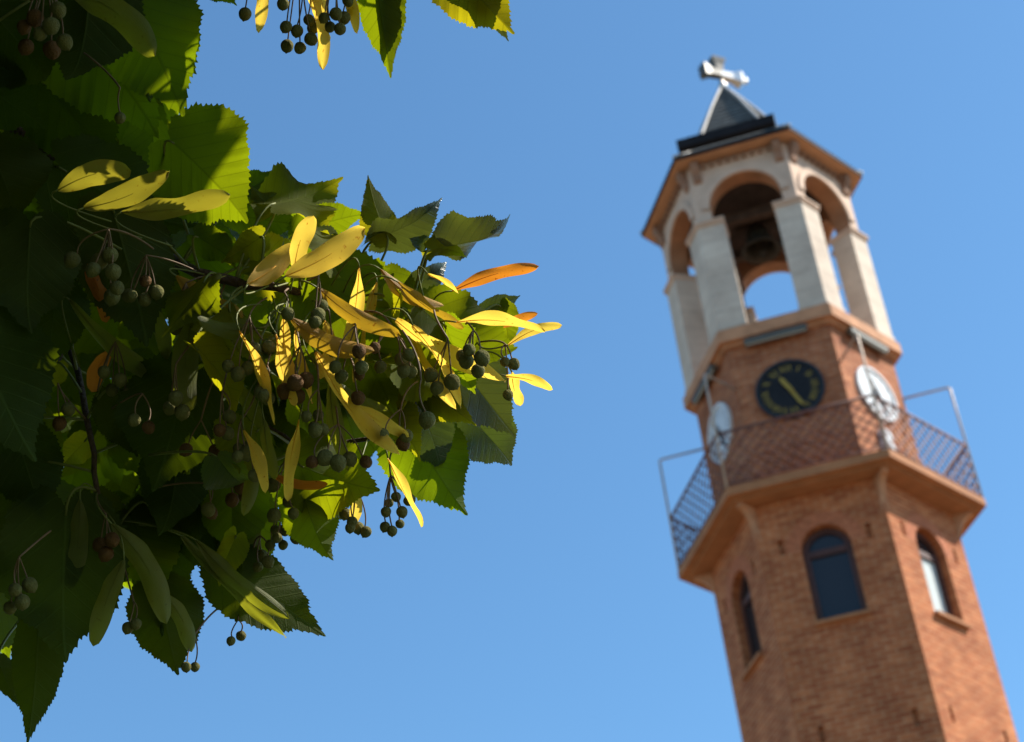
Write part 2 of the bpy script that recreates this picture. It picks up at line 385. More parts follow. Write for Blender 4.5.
# --- shaft with window openings and putlog slots
RS = 1.90; ZS0 = 0.; ZSL = 14.14+Z0
WB, WS, WHW = 12.05+Z0, 13.21+Z0, .36
sh = MB(); 
for j in range(6):
    fc = Face(RS, j)
    win = arch_loop(WHW, WB, WS)
    slots = [rect_loop(sx*.64+dx, zz+Z0+dz, .075, .25) for sx, dx, dz in ((-1, .01, .02), (1, 0, -.03)) for zz in (13.33, 10.4, 7.4, 4.4)]
    wall(sh, fc, [(-fc.half, ZS0), (fc.half, ZS0), (fc.half, ZSL), (-fc.half, ZSL)], [win]+slots)
    reveal(sh, fc, win, 0, -.30)
    for s_ in slots:
        reveal(sh, fc, s_, 0, -.07)
        wall(sh, fc, s_, [], -.07)
shaft = sh.build('shaft_wall', M['brick'], tower)
for j in range(6):
    fc = Face(RS, j)
    # ring of red bricks set a centimetre proud
    rb = MB(); NB = 17
    for i in range(NB):
        a0, a1 = PI*i/NB+.012, PI*(i+1)/NB-.012
        q = [(WHW*math.cos(a), WS+WHW*math.sin(a)) for a in (a0, a1)]; Q = [((WHW+.21)*math.cos(a), WS+(WHW+.21)*math.sin(a)) for a in (a0, a1)]
        lo = [q[0], Q[0], Q[1], q[1]]
        rb.poly([fc.p(*c, .004) for c in lo])
        for k in range(4):
            a, b = lo[k], lo[(k+1) % 4]; rb.poly([fc.p(*a, -.02), fc.p(*b, -.02), fc.p(*b, .004), fc.p(*a, .004)])
    rb.build('brick_arch', M['voussoir'], tower)
    # window: frame, transom, two panes, sill
    f = MB()
    lo = arch_loop(WHW-.002, WB+.002, WS); li = arch_loop(WHW-.085, WB+.085, WS)
    wall(f, fc, lo, [li], -.13); reveal(f, fc, li, -.13, -.20)
    f.box(fc.p(0, WS-.02, -.165), fc.T*(WHW-.086), fc.Z*.05, fc.N*.03)
    fo = f.build('window', M['woodframe'], tower)
    for nm, lp in (('pane', rect_loop(0, (WB+.075+WS-.065)/2, 2*(WHW-.067), WS-.065-WB-.075)), ):
        pm = MB(); wall(pm, fc, lp, [], -.175); pm.build('pane', M['blind'] if j == 2 else M['glass'], fo)
    pm = MB(); wall(pm, fc, arch_loop(WHW-.067, WS+.025, WS+.027), [], -.175); pm.build('pane', M['glass'], fo)
    s_ = MB(); s_.box(fc.p(0, WB-.03, -.02), fc.T*.40, fc.N*.10, fc.Z*.028); s_.build('sill', M['balcony'], fo)

# --- balcony
ZB = 14.28+Z0
bal = MB(); bal.prism(hexpoly(2.40), ZB-.13, ZB)
bal.prism(hexpoly(2.25), ZB-.17, ZB-.1301)
balo = bal.build('balcony', M['balcony'], tower)
for k in range(6):
    # curved corbel under each corner
    d = cor(1, k).normalized(); D = Vector((d.x, d.y, 0)); S_ = Vector((-d.y, d.x, 0)); c = MB()
    prof = [(1.86, ZB-.17), (2.16, ZB-.17)]+[(2.16-.28*math.sin(a), ZB-.23-.5*(1-math.cos(a))) for a in [i*PI/2/8 for i in range(9)]]
    prof = [(r, z) for r, z in prof]
    A = [D*r+Vector((0, 0, z))+S_*.05 for r, z in prof]; B = [D*r+Vector((0, 0, z))-S_*.05 for r, z in prof]
    c.poly(A[::-1]); c.poly(B)
    for i in range(len(prof)):
        q = (i+1) % len(prof); c.poly([A[i], A[q], B[q], B[i]])
    c.build('bracket', M['ledge'], balo)
for j in range(6):
    fc = Face(2.36, j); r = MB(); hh = fc.half
    zt, zb = 15.25+Z0, ZB+.07
    r.tube([fc.p(-hh, zt), fc.p(hh, zt)], .022, 8)
    r.tube([fc.p(-hh, zb), fc.p(hh, zb)], .014, 6)
    st = .19; w = zt-zb; u = -hh-w
    while u < hh:
        for sgn in (1, -1):
            u0, u1 = u, u+w
            z0_, z1_ = (zb, zt) if sgn > 0 else (zt, zb)
            a0, a1 = 0., 1.
            if u0 < -hh: a0 = (-hh-u0)/w
            if u1 > hh: a1 = (hh-u0)/w
            if a1-a0 > .03:
                pa = fc.p(u0+w*a0, z0_+(z1_-z0_)*a0, .006*sgn); pb = fc.p(u0+w*a1, z0_+(z1_-z0_)*a1, .006*sgn)
                r.tube([pa, pb], 0.0105, 4, cap=False)
        u += st
    r.build('railing', M['iron'], balo)
for k in range(6):
    d = cor(1, k); D = Vector((d.x, d.y, 0)); q = MB(); r = 2.37
    zt = 16.37+Z0
    q.tube([D*r+Vector((0, 0, ZB)), D*r+Vector((0, 0, zt-.04)), D*(r-.015)+Vector((0, 0, zt-.01)), D*(r-.05)+Vector((0, 0, zt)), D*1.62+Vector((0, 0, zt))], .019, 8)
    q.build('tall_post', M['post'], balo)

# --- clock room
RC = 1.633; cl = MB(); ZL = 17.20+Z0
for j in range(6):
    fc = Face(RC, j); wall(cl, fc, [(-fc.half, ZB), (fc.half, ZB), (fc.half, ZL), (-fc.half, ZL)], [])
cl.build('clock_room_wall', M['brick_clock'], tower)
def roman(mb, fc, cu, cz, n, rad, h, wd, out, flipu=1):
    txt = ['XII', 'I', 'II', 'III', 'IIII', 'V', 'VI', 'VII', 'VIII', 'IX', 'X', 'XI'][n]
    a = 2*PI*n/12; ez = (math.sin(a), math.cos(a)); eu = (math.cos(a), -math.sin(a))
    ws = {'I': .05, 'V': .095, 'X': .095}; tot = sum(ws[c] for c in txt); x = -tot/2
    def st(x0, y0, x1, y1, w):
        L = math.hypot(x1-x0, y1-y0); nx, ny = -(y1-y0)/L*w/2, (x1-x0)/L*w/2
        P = [(x0-nx, y0-ny), (x1-nx, y1-ny), (x1+nx, y1+ny), (x0+nx, y0+ny)]
        W_ = [(cu+ez[0]*(rad+y)+eu[0]*xx, cz+ez[1]*(rad+y)+eu[1]*xx) for xx, y in P]
        ar = sum(W_[i][0]*W_[(i+1) % 4][1]-W_[(i+1) % 4][0]*W_[i][1] for i in range(4))
        if ar < 0: W_.reverse()
        st.k += .0004
        mb.poly([fc.p(u, z, out+st.k) for u, z in W_])
    st.k = 0.
    for c in txt:
        xc = x+ws[c]/2; x += ws[c]
        if c == 'I': st(xc, -h/2, xc, h/2, wd)
        elif c == 'V': st(xc-.032, h/2, xc, -h/2, wd); st(xc+.032, h/2, xc, -h/2, wd*.6)
        else: st(xc-.034, h/2, xc+.034, -h/2, wd); st(xc+.034, h/2, xc-.034, -h/2, wd*.6)
for j in range(6):
    if j not in (0, 1, 2): continue
    fc = Face(RC, j); cz = 16.11+Z0; white = j != 1; RD = .49 if white else .535
    cm = MB(); N = 40
    ring = lambda rad: [(rad*math.cos(2*PI*i/N), cz+rad*math.sin(2*PI*i/N)) for i in range(N)]
    wall(cm, fc, ring(RD-.045), [], .03)
    co = cm.build('clock_face', M['dial_white'] if white else M['dial_black'], tower)
    rm = MB(); wall(rm, fc, ring(RD), [ring(RD-.045)], .055); reveal(rm, fc, ring(RD-.045), .055, .03); reveal(rm, fc, ring(RD)[::-1], .055, -.01)
    rm.build('rim', M['dial_white'] if white else M['black'], co)
    for n in range(12):
        nm = MB(); roman(nm, fc, 0, cz, n, RD*.72, .105, .015 if not white else .008, .034)
        nm.build('numeral', M['black'] if white else M['yellow'], co)
    def hand(name, ang, L, tail, w, out):
        h = MB(); a = ang; dz = Vector((math.sin(a), math.cos(a))); dx = Vector((math.cos(a), -math.sin(a)))
        P = [dx*(-w)-dz*tail, dx*w-dz*tail, dx*w*1.15+dz*L*.72, dz*L, -dx*w*1.15+dz*L*.72]
        P = [(q.x, cz+q.y) for q in P]
        ar = sum(P[i][0]*P[(i+1) % 5][1]-P[(i+1) % 5][0]*P[i][1] for i in range(5))
        if ar < 0: P.reverse()
        h.poly([fc.p(*q, out+.012) for q in P]); reveal(h, fc, P[::-1], out+.012, out)
        h.build(name, M['black'] if white else M['yellow'], co)
    hand('minute_hand', math.atan2(.16, -.38), .40, .10, .024, .044)
    hand('hour_hand', math.atan2(-.13, .26), .27, .07, .03, .058)
# pale service box under the right-hand dial
fc = Face(RC, 2)
sb = MB(); sb.box(fc.p(-.12, 15.13+Z0, .05), fc.T*.11, fc.N*.05, fc.Z*.22); sb.box(fc.p(-.12, 15.13+Z0, .106), fc.T*.09, fc.N*.006, fc.Z*.18)
sbo = sb.build('service_box', M['dial_white'], tower)
# long lamp housings under the ledge
for j, u0, u1 in ((0, -.55, .42), (1, -.52, .48), (2, -.45, .50)):
    fc = Face(RC, j); l = MB(); um = (u0+u1)/2; hw = (u1-u0)/2
    l.box(fc.p(um, 17.11+Z0, .10), fc.T*hw, fc.N*.055, fc.Z*.04)
    l.box(fc.p(um, 17.15+Z0, .03), fc.T*.06, fc.N*.03, fc.Z*.02)
    lo = l.build('lamp_housing', M['lamp'], tower)
    l = MB(); l.tube([fc.p(um-hw*.96, 17.062+Z0, .115), fc.p(um+hw*.96, 17.062+Z0, .115)], .022, 8); l.build('lamp_tube', M['lampglass'], lo)

# --- ledge
ld = MB()
ld.prism(hexpoly(1.70), 17.20+Z0-.06, 17.20+Z0-.0005)
ld.prism(hexpoly(1.81), 17.20+Z0, 17.41+Z0)
ld.prism(hexpoly(1.78), 17.4105+Z0, 17.45+Z0)
ld.build('ledge', M['ledge'], tower)

# --- belfry: stone piers at the corners, arcade above, corbels and dentils
RP = 1.735; ZP0, ZP1 = 17.45+Z0, 19.60+Z0
def pier(k, R, w, dep):
    fa, fb = Face(R, k-1), Face(R, k)            # face ending at k, face starting at k
    C = cor(R, k); A = C-fa.t*w; B = C+fb.t*w
    Ai = A-fa.n*dep; Bi = B-fb.n*dep; Ci = cor(R-dep/math.cos(PI/6), k)
    return [A, C, B, Bi, Ci, Ai]
for k in range(6):
    q = MB(); q.prism(pier(k, RP, .44, .40), ZP0, ZP1); po = q.build('pillar', M['stone'], tower)
    q = MB(); q.prism(pier(k, RP+.035, .475, .46), ZP1+.0005, ZP1+.05); q.prism(pier(k, RP+.06, .49, .49), ZP1+.0505, ZP1+.085); q.build('capital', M['plaster'], po)
    q = MB(); q.prism(pier(k, RP+.02, .46, .43), ZP0-.0005+.001, ZP0+.10); q.build('pillar_base', M['stone'], po)
ZE = 20.95+Z0
RA = 1.665; THK = .30
fo_ = MB()
AH, AS = .60, 19.98+Z0; ZA0 = ZP1+.0855
for j in range(6):
    fc = Face(RA, j); fi = Face(RA-THK/math.cos(PI/6), j)
    def piece(f, half, out, flip, mi):
        pts = [(-half, ZA0), (-AH, ZA0)]+[(-AH*math.cos(PI*i/20), AS+AH*math.sin(PI*i/20)) for i in range(21)]+[(AH, ZA0), (half, ZA0), (half, ZE), (-half, ZE)]
        wall(fo_, f, pts, [], out, flip, mi)
    piece(fc, fc.half, 0, False, 0)
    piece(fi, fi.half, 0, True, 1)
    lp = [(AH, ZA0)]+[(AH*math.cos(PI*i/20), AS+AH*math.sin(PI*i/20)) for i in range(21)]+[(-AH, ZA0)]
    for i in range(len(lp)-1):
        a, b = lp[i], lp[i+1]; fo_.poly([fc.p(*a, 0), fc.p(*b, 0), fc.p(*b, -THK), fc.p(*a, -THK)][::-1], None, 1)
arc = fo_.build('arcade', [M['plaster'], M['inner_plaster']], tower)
for j in range(6):
    fc = Face(RA, j); q = MB(); r0, r1 = AH+.004, AH+.13
    lo = [(r0*math.cos(PI*i/24), AS+r0*math.sin(PI*i/24)) for i in range(25)]; lu = [(r1*math.cos(PI*i/24), AS+r1*math.sin(PI*i/24)) for i in range(25)]
    for i in range(24):
        q.poly([fc.p(*lo[i], .035), fc.p(*lu[i], .035), fc.p(*lu[i+1], .035), fc.p(*lo[i+1], .035)])
        q.poly([fc.p(*lo[i], 0), fc.p(*lo[i], .035), fc.p(*lo[i+1], .035), fc.p(*lo[i+1], 0)])
        q.poly([fc.p(*lu[i], .035), fc.p(*lu[i], 0), fc.p(*lu[i+1], 0), fc.p(*lu[i+1], .035)])
    q.build('arch_moulding', M['plaster'], tower)
    for i in range(9):
        q = MB(); u = -.56+i*.14; q.box(fc.p(u, ZE-.065, .05), fc.T*.026, fc.N*.035, fc.Z*.035)
        q.build('dentil', M['corbel'], tower)
    for sgn in (-1, 1):
        c = MB(); u = sgn*(fc.half-.13); pr = [(0, ZE-.0005), (.15, ZE-.0005), (.15, ZE-.09), (.12, ZE-.16), (.08, ZE-.22), (.05, ZE-.34), (0, ZE-.38)]
        A = [fc.p(u-.07, z, o+.001) for o, z in pr]; B = [fc.p(u+.07, z, o+.001) for o, z in pr]
        c.poly(A); c.poly(B[::-1])
        for i in range(len(pr)):
            w_ = (i+1) % len(pr); c.poly([A[i], B[i], B[w_], A[w_]])
        c.build('corbel', M['corbel'], tower)
# eave soffit, roof, ridges
q = MB(); RE = 1.977
for k in range(6):
    a, b = cor(RE-.02, k), cor(RE-.02, k+1); c_, d_ = cor(.02, k), cor(.02, k+1)
    q.poly([(a.x, a.y, ZE+.03), (c_.x, c_.y, ZE+.03), (d_.x, d_.y, ZE+.03), (b.x, b.y, ZE+.03)])
q.build('soffit', M['plaster_pink'], tower)
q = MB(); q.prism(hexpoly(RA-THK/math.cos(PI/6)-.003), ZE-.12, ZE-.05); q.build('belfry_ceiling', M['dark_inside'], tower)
q = MB(); q.prism(hexpoly(RE), ZE+.032, ZE+.095); q.build('eave_edge', M['fascia'], tower)
prof = [(RE-.01, ZE+.096), (1.5, 21.42+Z0), (1.0, 22.12+Z0), (.74, 22.62+Z0), (.50, 23.08+Z0), (.21, 23.58+Z0), (.03, 23.86+Z0)]
q = MB()
def lay(R0, z0, R1, z1):
    for k in range(6):
        a, b, c_, d_ = cor(R0, k), cor(R0, k+1), cor(R1, k+1), cor(R1, k)
        q.poly([(a.x, a.y, z0), (b.x, b.y, z0), (c_.x, c_.y, z1), (d_.x, d_.y, z1)])
for (R0, z0), (R1, z1) in zip(prof, prof[1:]):   # overlapping slate courses: each with a small step
    n = max(1, round(math.hypot(R1-R0, z1-z0)/.16))
    for i in range(n):
        ra, za = R0+(R1-R0)*i/n, z0+(z1-z0)*i/n; rb_, zb_ = R0+(R1-R0)*(i+1)/n, z0+(z1-z0)*(i+1)/n
        lay(ra+.018, za, rb_, zb_); lay(rb_, zb_, rb_+.018 if zb_ < prof[-1][1]-.01 else rb_, zb_)
ro = q.build('roof', M['slate'], tower)
for k in range(6):
    q = MB(); pts = []
    for r, z in prof:
        d = cor(r+.02, k); pts.append((d.x, d.y, z+.012))
    q.tube(pts, .03, 6); q.build('ridge', M['ridge'], ro)
# dark box gutter along the front eave, sunlight on its end painted white
fc = Face(RE, 1); q = MB()
q.box(fc.p(-.055, ZE+.305, .0), fc.T*.84, fc.N*.07, fc.Z*.095)
bx = q.build('gutter_box', M['fascia'], tower)
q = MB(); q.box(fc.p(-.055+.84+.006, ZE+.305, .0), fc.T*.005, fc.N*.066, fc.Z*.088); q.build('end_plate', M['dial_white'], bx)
# finial cross of flared arms; sun and shade are put into the arm colours
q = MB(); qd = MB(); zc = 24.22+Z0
e = Vector((math.cos(R_(28)), math.sin(R_(28)), 0)); n_ = Vector((e.y, -e.x, 0)); zz = Vector((0, 0, 1))
def flare(q, d, s_, L0, L1, w0, w1, t0, t1):
    c = Vector((0, 0, zc)); A = []
    for L, w, th in ((L0, w0, t0), (L0+(L1-L0)*.55, w0+(w1-w0)*.25, t0+(t1-t0)*.25), (L1-.04, w1, t1), (L1, w1*.8, t1*.8)):
        A.append([c+d*L+s_*w*a+n_*th*b for a, b in ((-1, -1), (1, -1), (1, 1), (-1, 1))])
    for r0, r1 in zip(A, A[1:]):
        for i in range(4): q.poly([r0[i], r0[(i+1) % 4], r1[(i+1) % 4], r1[i]])
    q.poly(A[0][::-1]); q.poly(A[-1])
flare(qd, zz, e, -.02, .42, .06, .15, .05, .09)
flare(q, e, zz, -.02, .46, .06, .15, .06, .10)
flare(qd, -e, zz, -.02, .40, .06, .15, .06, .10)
for d, L in ((e, .53), ):
    c = Vector((0, 0, zc))+d*L; pr = [(max(.001, .07*math.sin(PI*i/8)), -.07*math.cos(PI*i/8)) for i in range(9)]; q.lathe(pr, 12, c)
q.tube([(0, 0, 23.80+Z0), (0, 0, zc)], .035, 8)
q.lathe([(.001, -.09), (.07, -.05), (.09, 0), (.07, .05), (.001, .09)], 12, (0, 0, 23.93+Z0))
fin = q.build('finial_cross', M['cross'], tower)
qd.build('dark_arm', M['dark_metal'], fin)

# --- bell hanging in the belfry
bell = thing('bell', 'dark bronze bell hanging from beams inside the open belfry', 'bell', (TX, TY, 20.02+Z0)); bell.scale = (.85, .85, .85)
q = MB(); q.lathe([(.001, .55), (.10, .55), (.19, .50), (.24, .38), (.27, .2), (.32, .06), (.40, -.03), (.40, -.05), (.36, -.04), (.28, .06), (.23, .2), (.2, .38), (.001, .47)], 32); q.build('bell_body', M['bronze'], bell)
q = MB(); q.tube([(0, 0, .45), (.02, 0, -.05)], .02, 8); q.lathe([(.001, -.06), (.05, -.03), (.06, 0), (.05, .03), (.001, .06)], 12, (.02, 0, -.07)); q.build('clapper', M['bronze'], bell)
fcb = Face(RA, 1)
q = MB(); q.box((0, 0, .66), fcb.T*.42, fcb.N*.08, (0, 0, .09)); q.build('headstock', M['beam'], bell)
q = MB()
zl = 20.05+Z0
for s_ in (-1, 1):
    for o in (-.35, .35):
        q.box(Vector((0, 0, (ZP0+zl)/2+1.0))+fcb.T*s_*.52+fcb.N*o, fcb.T*.03, fcb.N*.03, (0, 0, (zl-ZP0)/2-1.0+.55))
    q.box(Vector((0, 0, zl-.12))+fcb.T*s_*.52, fcb.T*.045, fcb.N*.9, (0, 0, .05))
    q.box(Vector((0, 0, zl+.35))+fcb.N*s_*.5, fcb.T*.9, fcb.N*.07, (0, 0, .09))
q.build('bell_frame', M['steel'], tower)

# ------------------------------------------------------------------ linden tree: foreground spray, limb, trunk and an unseen crown shaped for shade
TRX, TRY = -2.6, .9
tree = thing('linden_tree', 'linden tree with serrated leaves, yellow bracts and round fruits hanging close to the camera', 'tree', (TRX, TRY, 0))
TO = Vector((TRX, TRY, 0))
def link_world(o): o.parent = tree; o.matrix_parent_inverse = Matrix.Translation(-TO)

q = MB(); q.tube([(TRX, TRY, -.1), (TRX+.02, TRY, .5), (TRX-.03, TRY+.04, 1.6), (TRX+.05, TRY, 2.6), (TRX+.02, TRY+.1, 4.2), (TRX-.1, TRY, 6)], [.24, .2, .17, .15, .1, .03], 14)
link_world(q.build('trunk', M['bark']))
TW = {}
TW['main'] = [(-120, 40, 1.16), (-40, 92, 1.14), (30, 140, 1.12), (90, 190, 1.10), (140, 240, 1.07), (195, 272, .975), (222, 280, .96), (245, 284, .952), (290, 289, .948), (330, 304, .958), (370, 312, .98), (410, 318, .975), (455, 340, .975)]
TW['down'] = [(30, 140, 1.12), (55, 230, 1.11), (70, 330, 1.10), (86, 420, .97), (97, 490, .97), (118, 545, 1.0), (150, 580, 1.06)]
TW['mid'] = [(140, 240, 1.07), (180, 330, 1.06), (235, 400, 1.03), (300, 450, 1.01), (370, 440, .99), (430, 410, .985)]
TW['low'] = [(97, 490, 1.08), (150, 520, 1.05), (200, 545, 1.03), (250, 575, 1.02)]
TW['low2'] = [(70, 330, 1.10), (30, 430, 1.08), (15, 540, 1.05), (20, 620, 1.03)]
TW['top'] = [(-140, -160, 1.14), (60, -90, 1.06), (200, -70, 1.02), (330, -62, 1.0), (470, -80, 1.0)]
TW['top2'] = [(60, -90, 1.06), (40, -40, 1.0), (30, 0, .93)]
twpts = []
q = MB()
for nm, pl in TW.items():
    pts = [at(*c) for c in pl]; fine = []
    for a, b in zip(pts, pts[1:]):
        for i in range(4):
            w = a.lerp(b, i/4); w += Vector([random.gauss(0, .0006) for _ in range(3)]); fine.append(w)
    fine.append(pts[-1]); twpts += fine
    r0, r1 = {'main': (.0046, .0010), 'top': (.004, .0014), 'down': (.0023, .0011)}.get(nm, (.002, .001))
    q.tube(fine, r0, 8, r1)
# limb joining the twigs to the trunk
m0, m1 = at(*TW['main'][0]), at(*TW['top'][0])
jn = Vector((-1.25, 1.35, 2.75))
q.tube([TO+Vector((.03, 0, 2.3)), Vector((-1.9, 1.45, 2.6)), jn], .05, 10, .028)
for e_ in (m0, m1):
    q.tube([jn, jn.lerp(e_, .5)+Vector((0, 0, .06)), e_], .026, 8, .0045)
for k in range(7):
    a = k*2*PI/7+.4; z = 2.8+k*.35
    b0 = TO+Vector((0, 0, z)); b1 = b0+Vector((math.cos(a), math.sin(a), .5))*1.3
    if to_px(b1) is None or not (-300 < to_px(b1)[0] < 1300 and -300 < to_px(b1)[1] < 1000): q.tube([b0, b0.lerp(b1, .5)+Vector((0, 0, -.05)), b1], .05, 8, .012)
link_world(q.build('branch', M['twig']))

def leaf_mesh(name, wid, fold=.25, droop=.25, wave=.04, twist=0., seed=0, nang=210, nrad=9, roll_tip=0., petiole=None):
    """cordate serrated leaf of unit length, base at origin, tip at +y, upper side +z; wid = full width / length"""
    rn = random.Random(seed); vs = []; uv = []; fs = []
    cy = .36; ph1, ph2 = rn.uniform(0, 6), rn.uniform(0, 6); asym = rn.uniform(-.06, .06)
    out = []
    for i in range(nang):
        th = 2*PI*i/nang                        # 0 = tip direction, goes clockwise
        s_, c_ = math.sin(th), math.cos(th)
        a = abs(math.atan2(s_, c_))             # 0 tip .. pi base
        # heart outline
        if a < PI*.5:
            t_ = a/(PI*.5); r = .64*(1-t_)**2.2+.0+(.50)*(1-(1-t_)**2.2)
            r = .50+.14*max(0, 1-a/.42)**1.4 - .035*math.sin(min(1, a/(PI*.5))*PI)
        else:
            r = .50+.02*math.sin((a-PI*.5)*2)-.14*max(0, 1-(PI-a)/.32)**1.3
        tooth = (i % 3)/3.0
        ser = {0: 1.034, 1: 1.0, 2: .99}[i % 3]*(1+.02*math.sin(i*.37+ph1)+.012*math.sin(i*.91+ph2))
        if a < .05: ser = 1.06
        r *= ser*(1+rn.uniform(-.010, .010))
        x, y = r*s_*wid*1.0*(1+asym*(1 if s_ > 0 else -1)), cy+r*c_
        out.append((x, y))
    for j in range(nrad+1):
        f = (j/nrad)**.85
        for (x, y) in out:
            vs.append((x*f, cy*.9+(y-cy*.9)*f)); 
    V = []
    for (x, y) in vs:
        ax = abs(x); z = ax*math.tan(fold)
        z -= droop*max(0, y)**2*.6
        k = (y-.85*ax)*8
        z += .0028*math.cos(2*PI*k)*min(1, ax*5)       # pleats between side veins
        z += wave*math.sin(5.5*y+ph1)*ax*2.2+wave*1.1*math.sin(9*y+ph2+(1.5 if x > 0 else 0))*ax*ax*6
        X, Y, Z = x, y, z
        if roll_tip:
            t_ = max(0, y-.45)/.6; an = roll_tip*t_; Y2 = .45+(math.sin(an)/roll_tip*.6 if abs(roll_tip) > 1e-3 else y-.45) if y > .45 else y
            Z2 = z-((1-math.cos(an))/roll_tip*.6 if y > .45 else 0); Y, Z = Y2, Z2
        if twist:
            an = twist*y; X, Z = X*math.cos(an)-Z*math.sin(an), X*math.sin(an)+Z*math.cos(an)
        V.append((X, Y, Z)); uv.append((x, y))
    n = nang
    for j in range(nrad):
        for i in range(n):
            k = (i+1) % n
            if j == 0: fs.append((j*n+i, (j+1)*n+k, (j+1)*n+i)) if False else fs.append((i, n+k, n+i)[::1])
            else: fs.append((j*n+i, j*n+k, (j+1)*n+k, (j+1)*n+i))
    return V, fs, uv, n

def fix_up(V, fs):
    a = Vector((0, 0, 0))
    for f in fs[len(fs)//2:len(fs)//2+80]:
        p0, p1, p2 = Vector(V[f[0]]), Vector(V[f[1]]), Vector(V[f[2]]); a += (p1-p0).cross(p2-p0)
    return a.z > 0

def nearest_twig(p):
    return min(twpts, key=lambda w: (w-p).length)

def basis(B, T, side, tilt):
    a = (T-B).normalized(); c = (Vector((0, 0, CAM_Z))-(B+T)/2).normalized()
    s_ = c.cross(a).normalized()
    z = -(c-a*a.dot(c)).normalized(); x = s_
    if side == 'T': z = -z; x = -x
    qn = Quaternion(a, tilt); return a, qn @ x, qn @ z

nleaf = 0; LEAF_MAX = 100
def leaf(bx, by, tx, ty, d, dz=0., w=.85, side='U', tilt=0., fold=.25, droop=.25, mat_='leaf', twist=0., wave=.04, roll=0., pet=True, label=None):
    global nleaf; nleaf += 1
    lr = random.Random(nleaf*7+3); fold += lr.uniform(-.10, .16); droop += lr.uniform(-.15, .3); wave = max(wave, lr.uniform(.05, .12))
    if not roll: roll = lr.choice((0, 0, .7, 1.1, -.6))
    if not twist: twist = lr.uniform(-.35, .35)
    B = at(bx, by, d); T = at(tx, ty, d+dz); L = (T-B).length
    a, x, z = basis(B, T, side, R_(tilt))
    V, fs, uv, n = leaf_mesh('leaf', w, fold, droop, wave, twist, seed=nleaf*13+5, roll_tip=roll)
    if not fix_up(V, fs): fs = [f[::-1] for f in fs]
    mw = Matrix(((x.x, a.x, z.x, B.x), (x.y, a.y, z.y, B.y), (x.z, a.z, z.z, B.z), (0, 0, 0, 1)))
    mb = MB(); mb.mesh([Vector(v)*L for v in V], fs, uv, 0, True)
    if pet:
        tw = nearest_twig(B); mi = mw.inverted(); E = mi @ tw
        if E.length > .05: E = E.normalized()*.05
        P0 = Vector((0, .08*L, 0)) if not twist else Vector((0, .05*L, 0)); 
        C1 = Vector((0, -.22*L, -.05*L))
        pts = []
        for i in range(9):
            t_ = i/8; pts.append(P0*(1-t_)**2+C1*2*t_*(1-t_)+E*t_*t_)
        k0 = len(mb.f); mb.tube(pts, .0006, 6, .0008); 
        for k in range(k0, len(mb.f)): mb.mi[k] = 1
    o = mb.build('leaf', [M[mat_], M['petiole']], None); o.matrix_world = mw
    o.parent = tree; o.matrix_parent_inverse = Matrix.Translation(-TO)
    if label: o['label'] = label
    return o
M['petiole'] = mat('leaf_stalk', (.14, .15, .03), .6, var=.2, scale=60)

